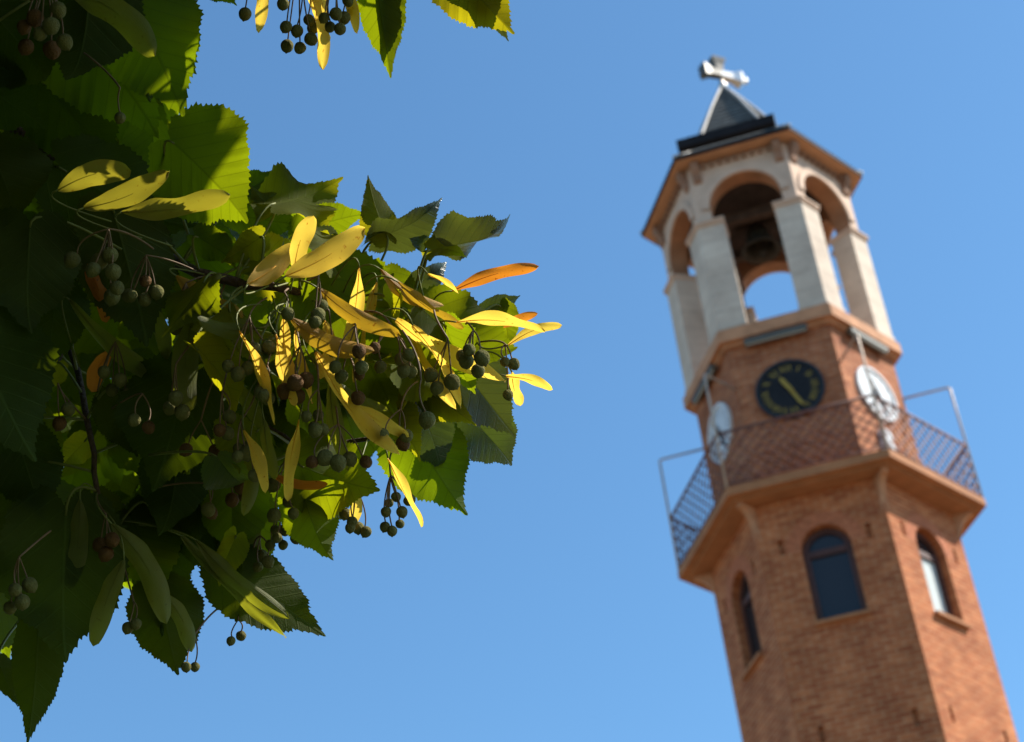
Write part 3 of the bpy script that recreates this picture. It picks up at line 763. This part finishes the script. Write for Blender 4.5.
def bract(bx, by, tx, ty, d, wpx, dz=0., tilt=0., cup=.22, bend=.10, mat_='bract_y', stalk=True, label=None, side='U', twist=0.):
    """tongue-shaped bract; wpx = width in px at its distance"""
    if bx > 225 and 220 < by < 480 and mat_ != 'bract_o': d -= .045      # these hang on the near side of the spray, in clear sun
    B = at(bx, by, d); T = at(tx, ty, d+dz); L = (T-B).length; Wd = wpx*.9*d/F_PX/L
    if mat_ == 'bract_y':
        def score(tl):
            zz = basis(B, T, 'T', R_(tl))[2].dot(SUN); return (zz*1.6 if zz > 0 else -zz)-abs(tl)*.003
        tilt = max(range(-45, 46, 5), key=score)*(1 if side == 'T' else 1)
    a, x, z = basis(B, T, side, R_(tilt)); n, mcols = 22, 8; V = []; fs = []; uv = []
    rn = random.Random(int(bx*7+by*13)); sw = rn.choice((-1, 1))*rn.uniform(.03, .10); ph = rn.uniform(0, 6); twist += rn.uniform(-.45, .45); cup *= rn.uniform(.3, 1.3); bend *= rn.uniform(-.4, 1.8)
    for i in range(n+1):
        y = i/n
        hw = Wd/2*1.08*min(1, .12+.88*(y/.30)**.75 if y < .30 else 1)*(math.sqrt(max(0, 1-((y-.62)/.38)**2.6)) if y > .62 else 1)
        hw = max(hw, .003)*(1+.05*math.sin(13*y+ph))
        for j in range(mcols+1):
            s_ = j/mcols*2-1; xx = s_*hw+sw*math.sin(PI*y)
            zz_ = cup*(s_*hw)**2/(Wd/2)*1.6-bend*(y*y)+.022*math.sin(9*y+ph+s_*1.8)*abs(s_)*s_*s_+.006*math.sin(17*y+ph*2)*abs(s_)
            an = twist*y
            X, Z = xx*math.cos(an)-zz_*math.sin(an), xx*math.sin(an)+zz_*math.cos(an)
            V.append(Vector((X, y, Z))*L); uv.append((s_*.5, y))
    for i in range(n):
        for j in range(mcols):
            k = i*(mcols+1)+j; fs.append((k, k+1, k+mcols+2, k+mcols+1))
    mw = Matrix(((x.x, a.x, z.x, B.x), (x.y, a.y, z.y, B.y), (x.z, a.z, z.z, B.z), (0, 0, 0, 1)))
    mb = MB(); mb.mesh(V, fs, uv, 0, True)
    # raised midrib
    mb.tube([V[i*(mcols+1)+mcols//2]+Vector((0, 0, -.0003)) for i in range(0, int(n*.6), 2)], .00032, 5, .0001)
    k0 = len(mb.f)
    tw = mw.inverted() @ nearest_twig(B)
    if tw.length > .035: tw = tw.normalized()*.035
    v0 = V[mcols//2]; c0 = Vector((rn.gauss(0, .003), -.014, rn.gauss(0, .003)))
    mb.tube([v0*(1-t)**2+c0*2*t*(1-t)+tw*t*t for t in [i/8 for i in range(9)]], .00045, 5)
    for k in range(k0, len(mb.f)): mb.mi[k] = 1
    o = mb.build('bract', [M[mat_], M['petiole']]); o.matrix_world = mw
    o.parent = tree; o.matrix_parent_inverse = Matrix.Translation(-TO)
    if label: o['label'] = label
    return o

def fruit_mesh(r, seed):
    rn = random.Random(seed); mb = MB(); prof = []
    for i in range(13):
        a = PI*i/12; rr = r*math.sin(a)*(1+.03*math.cos(3*a)); zz_ = -r*1.06*math.cos(a)
        if i == 0: zz_ -= r*.16; rr = r*.02
        if i == 12: rr = r*.03
        prof.append((max(rr, r*.02), zz_))
    mb.lathe(prof, 18)
    for k, v in enumerate(mb.v):            # five faint ribs
        an = math.atan2(v[1], v[0]); s_ = 1+.03*math.cos(5*an)+rn.uniform(-.012, .012); mb.v[k] = (v[0]*s_, v[1]*s_, v[2])
    return mb
def cluster(pts, d, r_px=8, hang=(0, -28), kind='fruit', stem=None):
    """fruits at pixels pts round distance d, their stalks joining at a node above"""
    rn = random.Random(int(pts[0][0]*31+pts[0][1])); cx = sum(c[0] for c in pts)/len(pts); cy = min(c[1] for c in pts)
    if cx > 225 and 290 < cy < 475: d -= .045
    node = at(cx+hang[0], cy+hang[1], d)
    top = nearest_twig(node)
    if stem: top = at(*stem, d+.01)
    v = top-node
    if v.length > .03 and not stem: top = node+v.normalized()*.03
    mb = MB()
    def bez(a, b, c, n=8): return [a*(1-t)**2+b*2*t*(1-t)+c*t*t for t in [i/n for i in range(n+1)]]
    mb.tube(bez(top, top.lerp(node, .55)+Vector((rn.gauss(0, .003), rn.gauss(0, .003), .004)), node), .0005, 6)
    loc = node; P = []
    for (px, py) in pts:
        c = at(px, py, d+rn.uniform(-.010, .010)); r = r_px*.9*d/F_PX*rn.uniform(.82, 1.1)
        upv = (node-c).normalized()
        mb.tube(bez(c+upv*r*.9, (c+Vector((0, 0, r*2.4))).lerp(node, .3)+Vector((rn.gauss(0, .002), rn.gauss(0, .002), 0)), node), .0004, 6)
        P.append((c, r, upv))
    mb.v = [tuple(Vector(v_)-loc) for v_ in mb.v]
    o = mb.build('fruit_stalk', M['stalk']); o.matrix_world = Matrix.Translation(loc)
    o.parent = tree; o.matrix_parent_inverse = Matrix.Translation(-TO)
    for c, r, upv in P:
        fm = fruit_mesh(r, rn.random()); f = fm.build('fruit', M['fruit_red' if kind == 'red' or (kind == 'mix' and rn.random() < .25) else 'fruit'])
        qn = (upv+Vector([rn.gauss(0, .25) for _ in range(3)])).to_track_quat('Z', 'Y')
        f.parent = o; f.matrix_parent_inverse = Matrix.Identity(4); f.location = c-loc; f.rotation_mode = 'QUATERNION'; f.rotation_quaternion = qn
    return o

# ---- leaves along the lit edge and in front (base px, tip px, distance ...)
leaf(128, -12, 186, 114, .93, .0, .80, 'U', 8, .12, .15)
leaf(62, 12, 158, 124, .98, .03, .80, 'U', -6, .15, .2)
leaf(170, 140, 258, 218, .95, -.01, .98, 'U', 10, .12, .12)
leaf(205, 118, 243, 168, .99, .01, .8, 'U', 15, .2, .2)
leaf(236, 200, 273, 172, 1.01, .01, .8, 'U', 10, .2, .2)
leaf(272, 204, 336, 193, .975, .03, 1.1, 'U', -62, .12, .05, 'leaf_yellow', wave=.10)
leaf(276, 208, 250, 192, .975, .01, 1.0, 'U', 55, .2, .1, 'leaf_yellow')
leaf(388, 238, 361, 182, .965, .0, .62, 'U', 25, .35, .1, 'leaf_yellow', wave=.09)
leaf(374, 240, 447, 209, .97, -.01, .68, 'T', 58, .45, .0, 'leaf_grey', twist=.5, wave=.12)
leaf(428, 249, 462, 248, .96, .012, .75, 'U', 30, .4, .1, 'leaf_yellow')
leaf(438, 247, 519, 238, .965, .0, .75, 'T', 50, -.3, .05, 'leaf_grey', wave=.16, label='dark glossy curled leaf at the end of a pale stalk')
leaf(428, 244, 410, 240, .965, .005, .8, 'T', 20, .2, .1, 'leaf_grey')
leaf(412, 287, 452, 264, .99, 0, .62, 'T', 30, .2, .2, 'leaf_grey')
leaf(316, 276, 398, 410, .945, .01, .84, 'U', 4, .1, .12)
leaf(412, 316, 514, 372, .955, .0, .82, 'U', -12, .1, .15, label='broad sunlit leaf behind the speckled yellow bracts')
leaf(382, 276, 412, 344, .985, 0, .8, 'U', 15, .15, .2)
leaf(482, 312, 520, 298, .99, .0, .62, 'T', 25, .2, .2, 'leaf_grey')
leaf(500, 305, 515, 352, .99, .0, .6, 'U', 25, .2, .1)
leaf(448, 352, 514, 434, .962, .0, .72, 'T', -5, .12, .2, 'leaf_grey', label='grey-green leaf with a sunlit silvery tip')
leaf(404, 376, 474, 424, .958, .0, .55, 'U', -15, .15, .1, 'leaf_yellow')
leaf(470, 416, 514, 466, .985, .0, .95, 'T', 10, .15, .2, 'leaf_grey')
leaf(372, 392, 428, 456, .95, .0, .55, 'U', 20, .25, .15, 'leaf_yellow')
leaf(414, 392, 449, 476, .958, .0, .62, 'T', -10, .15, .2, 'leaf_grey')
leaf(404, 418, 461, 514, .972, .0, .78, 'U', 5, .15, .15)
leaf(300, 466, 376, 496, .965, .0, 1.1, 'U', -5, .15, .2)
leaf(300, 486, 325, 562, .965, .0, .74, 'U', 0, .42, .1, 'leaf')
leaf(322, 500, 345, 522, .975, .0, .6, 'T', 0, .2, .1, 'leaf_grey')
leaf(240, 492, 252, 586, 1.0, .0, .72, 'U', -5, .15, .15)
leaf(222, 562, 320, 636, .985, .0, .62, 'U', -12, .15, .1, mat_='leaf_crown')
leaf(188, 508, 250, 574, 1.0, .0, .75, 'U', 10, .15, .2, mat_='leaf_crown')
leaf(158, 586, 176, 674, .985, .0, .85, 'U', 5, .15, .15, mat_='leaf_crown')
leaf(150, 508, 168, 628, 1.0, .0, .62, 'U', 10, .2, .2, mat_='leaf_crown')
leaf(66, 508, 58, 660, .96, .0, .86, 'U', -5, .12, .15, mat_='leaf_crown')
leaf(38, 622, 34, 738, .95, .0, .44, 'U', 5, .3, .15, mat_='leaf_crown')
leaf(-2, 660, 16, 704, .98, .0, .5, 'U', 5, .3, .15, mat_='leaf_crown')
leaf(-30, 320, 24, 462, .90, .0, .84, 'U', -5, .12, .15, mat_='leaf_crown')
leaf(30, 222, 24, 334, .92, .0, .95, 'U', 5, .12, .2, mat_='leaf_crown')
leaf(56, 286, 50, 372, .97, .0, .8, 'U', 5, .12, .2, mat_='leaf_crown')
leaf(112, 206, 150, 350, .95, .0, .68, 'U', -6, .12, .15, mat_='leaf_crown')
leaf(60, 168, 196, 246, .99, .0, .7, 'U', -8, .12, .2, mat_='leaf_crown')
leaf(188, 372, 158, 488, .95, .0, 1.0, 'U', 5, .12, .15, mat_='leaf_crown')
leaf(112, 392, 136, 456, .97, .0, .8, 'U', 5, .12, .15, mat_='leaf_crown')
leaf(180, 438, 168, 540, .98, .0, .7, 'U', -5, .12, .15, mat_='leaf_crown')
leaf(-10, 10, 62, 92, .93, .0, .95, 'U', 5, .12, .2, mat_='leaf_crown')
leaf(92, -30, 78, 96, .92, .0, .85, 'U', 5, .12, .2, mat_='leaf_crown')
leaf(-40, 70, 46, 126, .93, .0, .75, 'U', 5, .12, .2, mat_='leaf_crown')
leaf(40, 80, 122, 172, 1.02, .0, .8, 'U', 5, .12, .2, mat_='leaf_crown')
leaf(-10, 150, 32, 238, .95, .0, .9, 'U', 5, .12, .2, mat_='leaf_crown')
leaf(14, 430, 44, 520, .97, .0, .8, 'U', 5, .12, .2, mat_='leaf_crown')
leaf(92, 500, 112, 590, 1.0, .0, .75, 'U', 5, .12, .2, mat_='leaf_crown')
leaf(4, 470, 18, 580, .98, .0, .9, 'U', 5, .12, .2, mat_='leaf_crown')
leaf(228, 214, 306, 226, 1.0, .0, .5, 'U', 12, .2, .2)
leaf(298, 232, 366, 208, .99, .0, .55, 'U', 10, .2, .15)
leaf(186, 262, 262, 256, 1.02, .0, .7, 'U', 10, .2, .15)
leaf(262, 236, 226, 262, .955, .01, .7, 'U', 25, .2, .2, 'leaf_yellow')
leaf(330, 236, 318, 262, .95, .01, .8, 'U', -20, .2, .2, 'leaf_yellow')
leaf(196, 236, 240, 262, .96, .01, .7, 'U', 20, .25, .2, 'leaf')
leaf(380, 300, 424, 300, .945, .01, .6, 'U', 25, .3, .2, 'leaf_yellow')
leaf(236, 536, 214, 588, .965, .01, .5, 'U', 20, .3, .2, 'leaf_yellow')
leaf(86, 440, 62, 466, .99, .01, .7, 'U', 20, .3, .2, 'leaf_yellow')
leaf(58, 362, 44, 388, 1.0, .01, .8, 'U', 20, .3, .2, 'leaf_yellow')
# top of the frame
leaf(372, -46, 390, 74, .955, .0, .42, 'U', 14, .4, .1, 'leaf')
leaf(394, -20, 391, 72, .96, .0, .22, 'T', 10, .3, .05, 'leaf_grey')
leaf(444, -40, 512, 32, .96, .0, .74, 'U', 8, .2, .1, 'leaf_yellow')
leaf(478, -26, 504, 40, .965, .0, .45, 'T', 10, .2, .1, 'leaf_grey')
leaf(196, -34, 236, 4, .97, .0, .7, 'U', 8, .2, .1)
leaf(276, -60, 254, 0, 1.0, .0, .8, 'U', 8, .2, .1)

# ---- leaves deeper in the spray
def inside(x, y, poly):
    c = False
    for i in range(len(poly)):
        (x0, y0), (x1, y1) = poly[i], poly[i-1]
        if (y0 > y) != (y1 > y) and x < (x1-x0)*(y-y0)/(y1-y0)+x0: c = not c
    return c
SIL = [(-40, -40), (170, -40), (185, 60), (165, 110), (215, 135), (250, 195), (300, 205), (350, 225), (380, 262), (430, 292), (490, 325), (500, 400), (455, 450), (400, 435), (345, 470), (300, 500), (255, 540), (235, 570), (180, 605), (120, 575), (70, 610), (30, 660), (-40, 690)]
rn = random.Random(21)
def cluster_ok(x, y): return inside(x, y, SIL)
tries = 0
GAPS = [(40, 112, 16), (50, 150, 14), (85, 368, 20), (160, 345, 10), (115, 480, 12), (25, 490, 10), (212, 608, 9), (205, 545, 10), (75, 455, 12), (20, 175, 10)]
def gap_free(bx, by, tx, ty):
    L = math.hypot(tx-bx, ty-by); cx, cy = bx+(tx-bx)*.45, by+(ty-by)*.45
    return all(math.hypot(gx-cx, gy-cy) > L*.42+r*.5 for gx, gy, r in GAPS)
while nleaf < LEAF_MAX and tries < 9000:
    tries += 1
    mid = rn.random() < .72
    bx, by = (rn.uniform(185, 470), rn.uniform(215, 470)) if mid else (rn.uniform(-30, 300), rn.uniform(-20, 620))
    an = rn.gauss(PI/2-.45, .9); L = rn.uniform(38, 82)
    tx, ty = bx+L*math.cos(an), by+L*math.sin(an)
    if not all(inside(bx+(tx-bx)*f+L*g*math.sin(an), by+(ty-by)*f-L*g*math.cos(an), SIL) for f, g in ((0, 0), (1, 0), (.45, .34), (.45, -.34))) or not gap_free(bx, by, tx, ty): continue
    d = rn.uniform(.90, .985) if mid else rn.uniform(.98, 1.12)
    leaf(bx, by, tx, ty, d, rn.uniform(-.03, .03), rn.uniform(.7, .95), 'U' if rn.random() < .75 else 'T', rn.choice((-1, 1))*rn.uniform(15, 68), rn.uniform(.1, .5), rn.uniform(.1, .5), rn.choice(['leaf', 'leaf', 'leaf_yellow', 'leaf', 'leaf_yellow']) if mid else 'leaf')

# ---- bracts
B_ = bract
B_(58, 190, 132, 170, .90, 25, .0, 10, mat_='bract_yg'); B_(84, 208, 170, 173, .905, 25, .0, 12, mat_='bract_yg'); B_(122, 212, 230, 196, .91, 23, .0, 12, mat_='bract_yg')
B_(66, -12, 157, 56, .89, 30, .0, 0, mat_='bract_g')
B_(248, 284, 293, 246, .945, 24, .02, 18); B_(294, 272, 314, 216, .945, 20, .0, -20, label='upright yellow bract with a brown-stained tip'); B_(286, 276, 364, 229, .922, 26, .014, -25)
B_(452, 291, 539, 266, .955, 13, .0, 15, mat_='bract_o', bend=-.12, label='orange-brown dried bract jutting out over the sky')
B_(428, 274, 458, 294, .957, 8, .0, 15, mat_='bract_y', cup=.6)
B_(398, 282, 462, 330, .95, 12, .0, 30, mat_='bract_b'); B_(456, 322, 545, 330, .948, 18, .0, -12)
B_(508, 345, 562, 325, .965, 10, .0, 30); B_(506, 376, 553, 389, .962, 11, .0, 5); B_(500, 328, 538, 314, .98, 9, .0, 5, mat_='bract_o')
B_(512, 372, 520, 406, .97, 14, .0, 5)
B_(396, 320, 504, 384, .952, 26, .0, -10); B_(318, 288, 402, 334, .932, 17, .0, 0, mat_='bract_b'); B_(290, 318, 374, 354, .93, 20, .0, 0, mat_='bract_b')
B_(284, 318, 300, 396, .95, 16, .0, 15); B_(296, 330, 310, 404, .955, 15, .0, -15); B_(316, 352, 400, 454, .938, 17, .0, 28); B_(350, 402, 412, 432, .95, 16, .0, -15); B_(330, 380, 350, 470, .952, 18, .0, 25, mat_='bract_g')
B_(356, 486, 351, 528, .965, 15, .0, 10); B_(388, 458, 428, 523, .965, 13, .0, 10)
B_(192, 318, 184, 412, .935, 27, .0, 0, mat_='bract_g'); B_(206, 364, 262, 430, .94, 17, .0, 10, mat_='bract_g'); B_(244, 430, 268, 492, .945, 16, .0, -10); B_(264, 420, 275, 480, .95, 14, .0, 20, mat_='bract_g')
B_(176, 276, 245, 316, .95, 20, .0, 5, mat_='bract_b'); B_(256, 328, 198, 322, .955, 17, .0, 10, mat_='bract_g')
B_(124, 560, 94, 645, .94, 20, .0, 0, mat_='bract_g'); B_(112, 524, 166, 624, .945, 24, .0, 8, mat_='bract_g'); B_(162, 592, 192, 652, .96, 17, .0, 0, mat_='bract_g'); B_(182, 536, 286, 638, .97, 12, .0, 25, mat_='bract_g'); B_(196, 540, 290, 618, .965, 17, .0, 5, mat_='bract_g')
B_(84, 258, 110, 322, .95, 17, .0, 0, mat_='bract_o'); B_(112, 350, 92, 392, .97, 18, .0, 15, mat_='bract_o'); B_(270, 474, 328, 486, .95, 10, .0, 0, mat_='bract_o')
B_(70, 300, 190, 390, .96, 18, .0, 10, mat_='bract_g'); B_(128, 262, 172, 358, .955, 18, .0, 10, mat_='bract_g'); B_(80, 500, 70, 590, .96, 20, .0, 0, mat_='bract_g'); B_(250, 440, 245, 515, .97, 15, .0, 0, mat_='bract_g')
B_(250, -40, 262, 34, .955, 14, .0, 10); B_(300, -30, 327, 70, .955, 15, .0, 12); B_(316, -20, 331, 46, .965, 12, .0, 5); B_(330, -35, 362, 34, .96, 13, .0, 10); B_(262, -34, 268, 16, .97, 10, .0, 10)
B_(262, 508, 256, 560, 1.0, 14, 0, 10, mat_='bract_g')

rb_ = random.Random(9)
for i in range(16):
    x0, y0 = rb_.uniform(235, 430), rb_.uniform(250, 440); an = rb_.gauss(1.0, .45); L_ = rb_.uniform(60, 105)
    x1, y1 = x0+L_*math.cos(an), y0+L_*math.sin(an)
    if inside(x0, y0, SIL) and inside(x1, y1, SIL): B_(x0, y0, x1, y1, rb_.uniform(.935, .985), rb_.uniform(10, 18), rb_.uniform(-.01, .02), rb_.uniform(-25, 25), mat_=rb_.choice(['bract_y', 'bract_y', 'bract_b', 'bract_g']))
# ---- fruit clusters
C_ = cluster
C_([(24, 27), (35, 18), (51, 26), (58, 10), (26, 47), (65, 42), (52, 50), (40, 34)], .85, 9.5, (0, -40), 'mix')
C_([(72, 260), (93, 270), (110, 255), (113, 272), (117, 288), (112, 297), (99, 262)], .90, 9, (6, -26))
C_([(175, 309), (194, 311), (176, 328), (191, 328), (184, 320)], .945, 8, (2, -26))
C_([(288, 314)], .93, 7.5, (-4, -22))
C_([(255, 350), (268, 347), (248, 368), (238, 374), (228, 366)], .95, 8, (2, -30))
C_([(295, 383), (306, 380), (285, 391), (298, 396)], .935, 8.5, (4, -34), 'red')
C_([(322, 306), (315, 322), (318, 315)], .925, 8.5, (0, -30)); C_([(333, 351)], .925, 8, (-4, -40))
C_([(431, 375), (437, 388), (452, 382)], .935, 8.5, (8, -36), 'fruit', (434, 310)); C_([(466, 361), (482, 358), (478, 371), (469, 350), (462, 356)], .938, 8.5, (2, -20), 'fruit', (466, 324))
C_([(427, 420)], .92, 9, (-6, -40), 'fruit', (402, 330)); C_([(358, 398)], .93, 8.5, (-4, -30), 'red')
C_([(389, 503), (396, 497), (402, 512), (408, 501), (386, 512), (385, 527), (392, 531), (400, 524), (411, 499)], .96, 6, (-6, -22), 'fruit', (392, 452))
C_([(352, 522), (358, 528), (366, 532), (345, 514), (350, 528)], .965, 6.5, (0, -30)); C_([(275, 530), (285, 530), (270, 545), (283, 545), (277, 538), (296, 538)], .975, 6.5, (2, -24))
C_([(262, 556), (268, 562), (258, 567)], .98, 6.5, (-2, -20)); C_([(128, 628), (136, 624)], .955, 6.5, (2, -22)); C_([(186, 667), (195, 667)], .965, 6, (4, -32)); C_([(231, 641), (241, 636)], .975, 6, (2, -16))
C_([(186, 450), (216, 452)], .93, 8, (0, -30), 'red'); C_([(312, 462), (325, 458), (338, 463), (350, 459), (366, 462)], .945, 8.5, (0, -34), 'mix'); C_([(505, 362), (514, 364), (508, 395)], .965, 6.5, (-4, -18))
C_([(170, 408), (182, 412), (176, 398)], .92, 8.5, (0, -34)); C_([(232, 500), (240, 488), (246, 496)], .95, 8, (0, -28), 'red'); C_([(15, 590), (30, 585), (22, 602), (10, 608)], .9, 8.5, (0, -28)); C_([(300, 48), (287, 46), (286, 27), (297, 31), (311, 39), (309, 20), (283, 4)], .95, 6.8, (4, -58), 'fruit', (300, -60))
C_([(325, 38), (330, 27), (324, 18), (344, 18), (354, 14), (340, 29), (313, 28), (336, 14), (348, 1)], .952, 6.8, (0, -40), 'fruit', (330, -60)); C_([(245, 14)], .955, 7, (2, -30), 'fruit', (248, -50))
C_([(120, 118)], .90, 6, (0, -30)); C_([(104, 372), (120, 380), (112, 390), (126, 394)], .95, 8, (0, -30)); C_([(100, 545), (112, 540), (106, 554)], .95, 8, (0, -26), 'mix')

rf = random.Random(31)
for cx_, cy_, dd_ in [(210, 345, .95), (262, 396, .94), (312, 420, .935), (345, 372, .93), (225, 425, .95), (385, 360, .94), (402, 442, .95), (290, 505, .96), (240, 455, .95), (150, 420, .93), (205, 520, .95), (60, 410, .95), (140, 300, .93), (418, 372, .94)]:
    C_([(cx_+rf.gauss(0, 9), cy_+rf.gauss(0, 8)) for _ in range(rf.randint(2, 5))], dd_, 7.5, (rf.uniform(-6, 6), -26), 'mix')

# ---- the rest of the crown, out of frame, shaped to shade the dark leaves
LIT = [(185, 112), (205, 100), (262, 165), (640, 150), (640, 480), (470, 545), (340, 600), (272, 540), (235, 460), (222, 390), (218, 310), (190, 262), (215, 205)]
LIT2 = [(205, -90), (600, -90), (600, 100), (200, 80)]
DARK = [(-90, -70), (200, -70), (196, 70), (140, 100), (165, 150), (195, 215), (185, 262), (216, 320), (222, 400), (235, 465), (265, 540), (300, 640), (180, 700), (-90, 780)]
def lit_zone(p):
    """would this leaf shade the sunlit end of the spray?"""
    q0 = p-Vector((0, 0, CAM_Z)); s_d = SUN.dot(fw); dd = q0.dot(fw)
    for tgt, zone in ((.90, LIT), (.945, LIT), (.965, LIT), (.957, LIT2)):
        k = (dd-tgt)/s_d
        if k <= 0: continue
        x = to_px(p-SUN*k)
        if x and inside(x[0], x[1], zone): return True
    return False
q = MB(); rn = random.Random(5); cnt = 0
def clear(p):
    if (p-Vector((0, 0, CAM_Z))).length < .45 or p.z < 1.7: return False
    c = to_px(p)
    if c and -25 < c[0] < W+40 and -25 < c[1] < H+40: return False
    if c and c[0] > 900: return False
    return not lit_zone(p)
def small_leaf(p):
    L = rn.uniform(*SZ); nrm = Vector((rn.gauss(0, .5)+.3, rn.gauss(0, .5), 1)).normalized(); a = nrm.orthogonal().normalized(); a = Quaternion(nrm, rn.uniform(0, 6.28)) @ a; b = nrm.cross(a)
    o2 = [(0, 0), (.34, .02), (.42, .35), (.2, .75), (0, 1), (-.2, .75), (-.42, .35), (-.34, .02)]
    pts = [p+b*x*L+a*(y-.4)*L+nrm*(abs(x)*.25-y*y*.15)*L for x, y in o2]
    if not (clear(p) and all(clear(pts[i]) for i in (0, 2, 4, 6))): return 0
    for ix in ((0, 1, 2, 3, 4), (0, 4, 5, 6, 7)): q.poly([pts[i] for i in ix], [o2[i] for i in ix])
    return 1
SZ = (.065, .11)
while cnt < 13000:
    v = Vector([rn.gauss(0, 1) for _ in range(3)]).normalized()*rn.random()**.33
    t_ = rn.random()
    if t_ < .3: p = Vector((-.35, .8, 2.95))+Vector((v.x*1.1, v.y*1.0, v.z*.85))
    elif t_ < .55: p = Vector((-.95, .1, 2.3))+Vector((v.x*.85, v.y*1.2, v.z*.65))
    elif t_ < .8: p = Vector((-1.0, -1.6, 2.9))+Vector((v.x*2.2, v.y*1.5, v.z*1.2))  # mass behind the camera, added to block skylight
    else: p = Vector((-2.3, 1.2, 3.9))+Vector((v.x*2.0, v.y*2.4, v.z*1.7))
    c = to_px(p)
    if c and c[0] > 760+rn.gauss(0, 30): continue
    cnt += small_leaf(p)
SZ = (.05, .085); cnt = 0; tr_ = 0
while cnt < 4500 and tr_ < 120000:  # unseen leaves added along sun rays to shade the dark area
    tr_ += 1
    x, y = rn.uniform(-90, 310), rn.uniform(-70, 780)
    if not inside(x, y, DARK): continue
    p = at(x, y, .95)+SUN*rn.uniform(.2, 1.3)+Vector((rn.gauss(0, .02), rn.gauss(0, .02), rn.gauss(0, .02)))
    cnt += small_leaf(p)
rn = random.Random(77); k_ = 0; tries = 0
while k_ < 230 and tries < 12000:
    tries += 1
    bx, by = rn.uniform(-30, 480), rn.uniform(-20, 640); an = rn.gauss(PI/2-.35, .8); L = rn.uniform(50, 95)
    tx, ty = bx+L*math.cos(an), by+L*math.sin(an)
    if not all(inside(bx+(tx-bx)*f+L*g*math.sin(an), by+(ty-by)*f-L*g*math.cos(an), SIL) for f, g in ((0, 0), (1, 0), (.45, .38), (.45, -.38))) or not gap_free(bx, by, tx, ty): continue
    d = rn.uniform(1.10, 1.5)
    if lit_zone(at((bx+tx)/2, (by+ty)/2, d)) and rn.random() < .8: continue
    k_ += 1; B = at(bx, by, d); T = at(tx, ty, d+rn.uniform(-.04, .05)); LL = (T-B).length
    a, x, z = basis(B, T, 'U' if rn.random() < .8 else 'T', R_(rn.uniform(-50, 50)))
    V, fs, uv, n = leaf_mesh('l', rn.uniform(.7, .95), rn.uniform(.08, .3), rn.uniform(.1, .3), .04, 0, seed=k_+500, nang=96, nrad=6)
    if not fix_up(V, fs): fs = [f[::-1] for f in fs]
    q.mesh([B+x*(v[0]*LL)+a*(v[1]*LL)+z*(v[2]*LL) for v in V], fs, uv, 1, True)
for gx, gy, gr in [c for c in GAPS if c[1] < 500]:                              # sunlit leaves further back, seen through the openings
    for i in range(3):
        d = rn.uniform(1.2, 1.55); L = rn.uniform(34, 60); an = rn.uniform(.4, 2.4); bx, by = gx+rn.gauss(0, 16)-L*.4*math.cos(an), gy+rn.gauss(0, 16)-L*.4*math.sin(an)
        B = at(bx, by, d); T = at(bx+L*math.cos(an), by+L*math.sin(an), d+rn.uniform(-.04, .04)); LL = (T-B).length
        a, x, z = basis(B, T, 'U', R_(rn.uniform(-60, 60))); V, fs, uv, n = leaf_mesh('l', rn.uniform(.7, .95), rn.uniform(.1, .4), .3, .08, 0, seed=int(gx*9+i), nang=96, nrad=6)
        if not fix_up(V, fs): fs = [f[::-1] for f in fs]
        q.mesh([B+x*(v[0]*LL)+a*(v[1]*LL)+z*(v[2]*LL) for v in V], fs, uv, 1, True)
LOW = [(190, 490), (300, 500), (330, 640), (180, 690), (0, 740), (-20, 560)]  # lower area shaded by leaves added along its sun rays
k_ = 0; tries = 0
while k_ < 70 and tries < 20000:
    tries += 1
    x_, y_ = rn.uniform(-20, 330), rn.uniform(490, 740)
    if not inside(x_, y_, LOW): continue
    B = at(x_, y_, .965)+SUN*rn.uniform(.06, .5); c = to_px(B)
    L = rn.uniform(60, 90); an = rn.gauss(PI/2-.3, .8); tx, ty = c[0]+L*math.cos(an), c[1]+L*math.sin(an)
    if not all(inside(c[0]+(tx-c[0])*f+L*g*math.sin(an), c[1]+(ty-c[1])*f-L*g*math.cos(an), SIL) for f, g in ((0, 0), (1, 0), (.45, .38), (.45, -.38))): continue
    if lit_zone(at((c[0]+tx)/2, (c[1]+ty)/2, c[2])) and rn.random() < .7: continue
    k_ += 1; T = at(tx, ty, c[2]+rn.uniform(-.02, .02)); LL = (T-B).length
    a, x, z = basis(B, T, 'U', R_(rn.uniform(-35, 35)))
    V, fs, uv, n = leaf_mesh('l', rn.uniform(.8, .95), rn.uniform(.08, .3), rn.uniform(.1, .3), .04, 0, seed=k_+900, nang=96, nrad=6)
    if not fix_up(V, fs): fs = [f[::-1] for f in fs]
    q.mesh([B+x*(v[0]*LL)+a*(v[1]*LL)+z*(v[2]*LL) for v in V], fs, uv, 1, True)
cr = q.build('crown', [M['leaf_crown'], M['leaf']]); cr['kind'] = 'stuff'; link_world(cr)
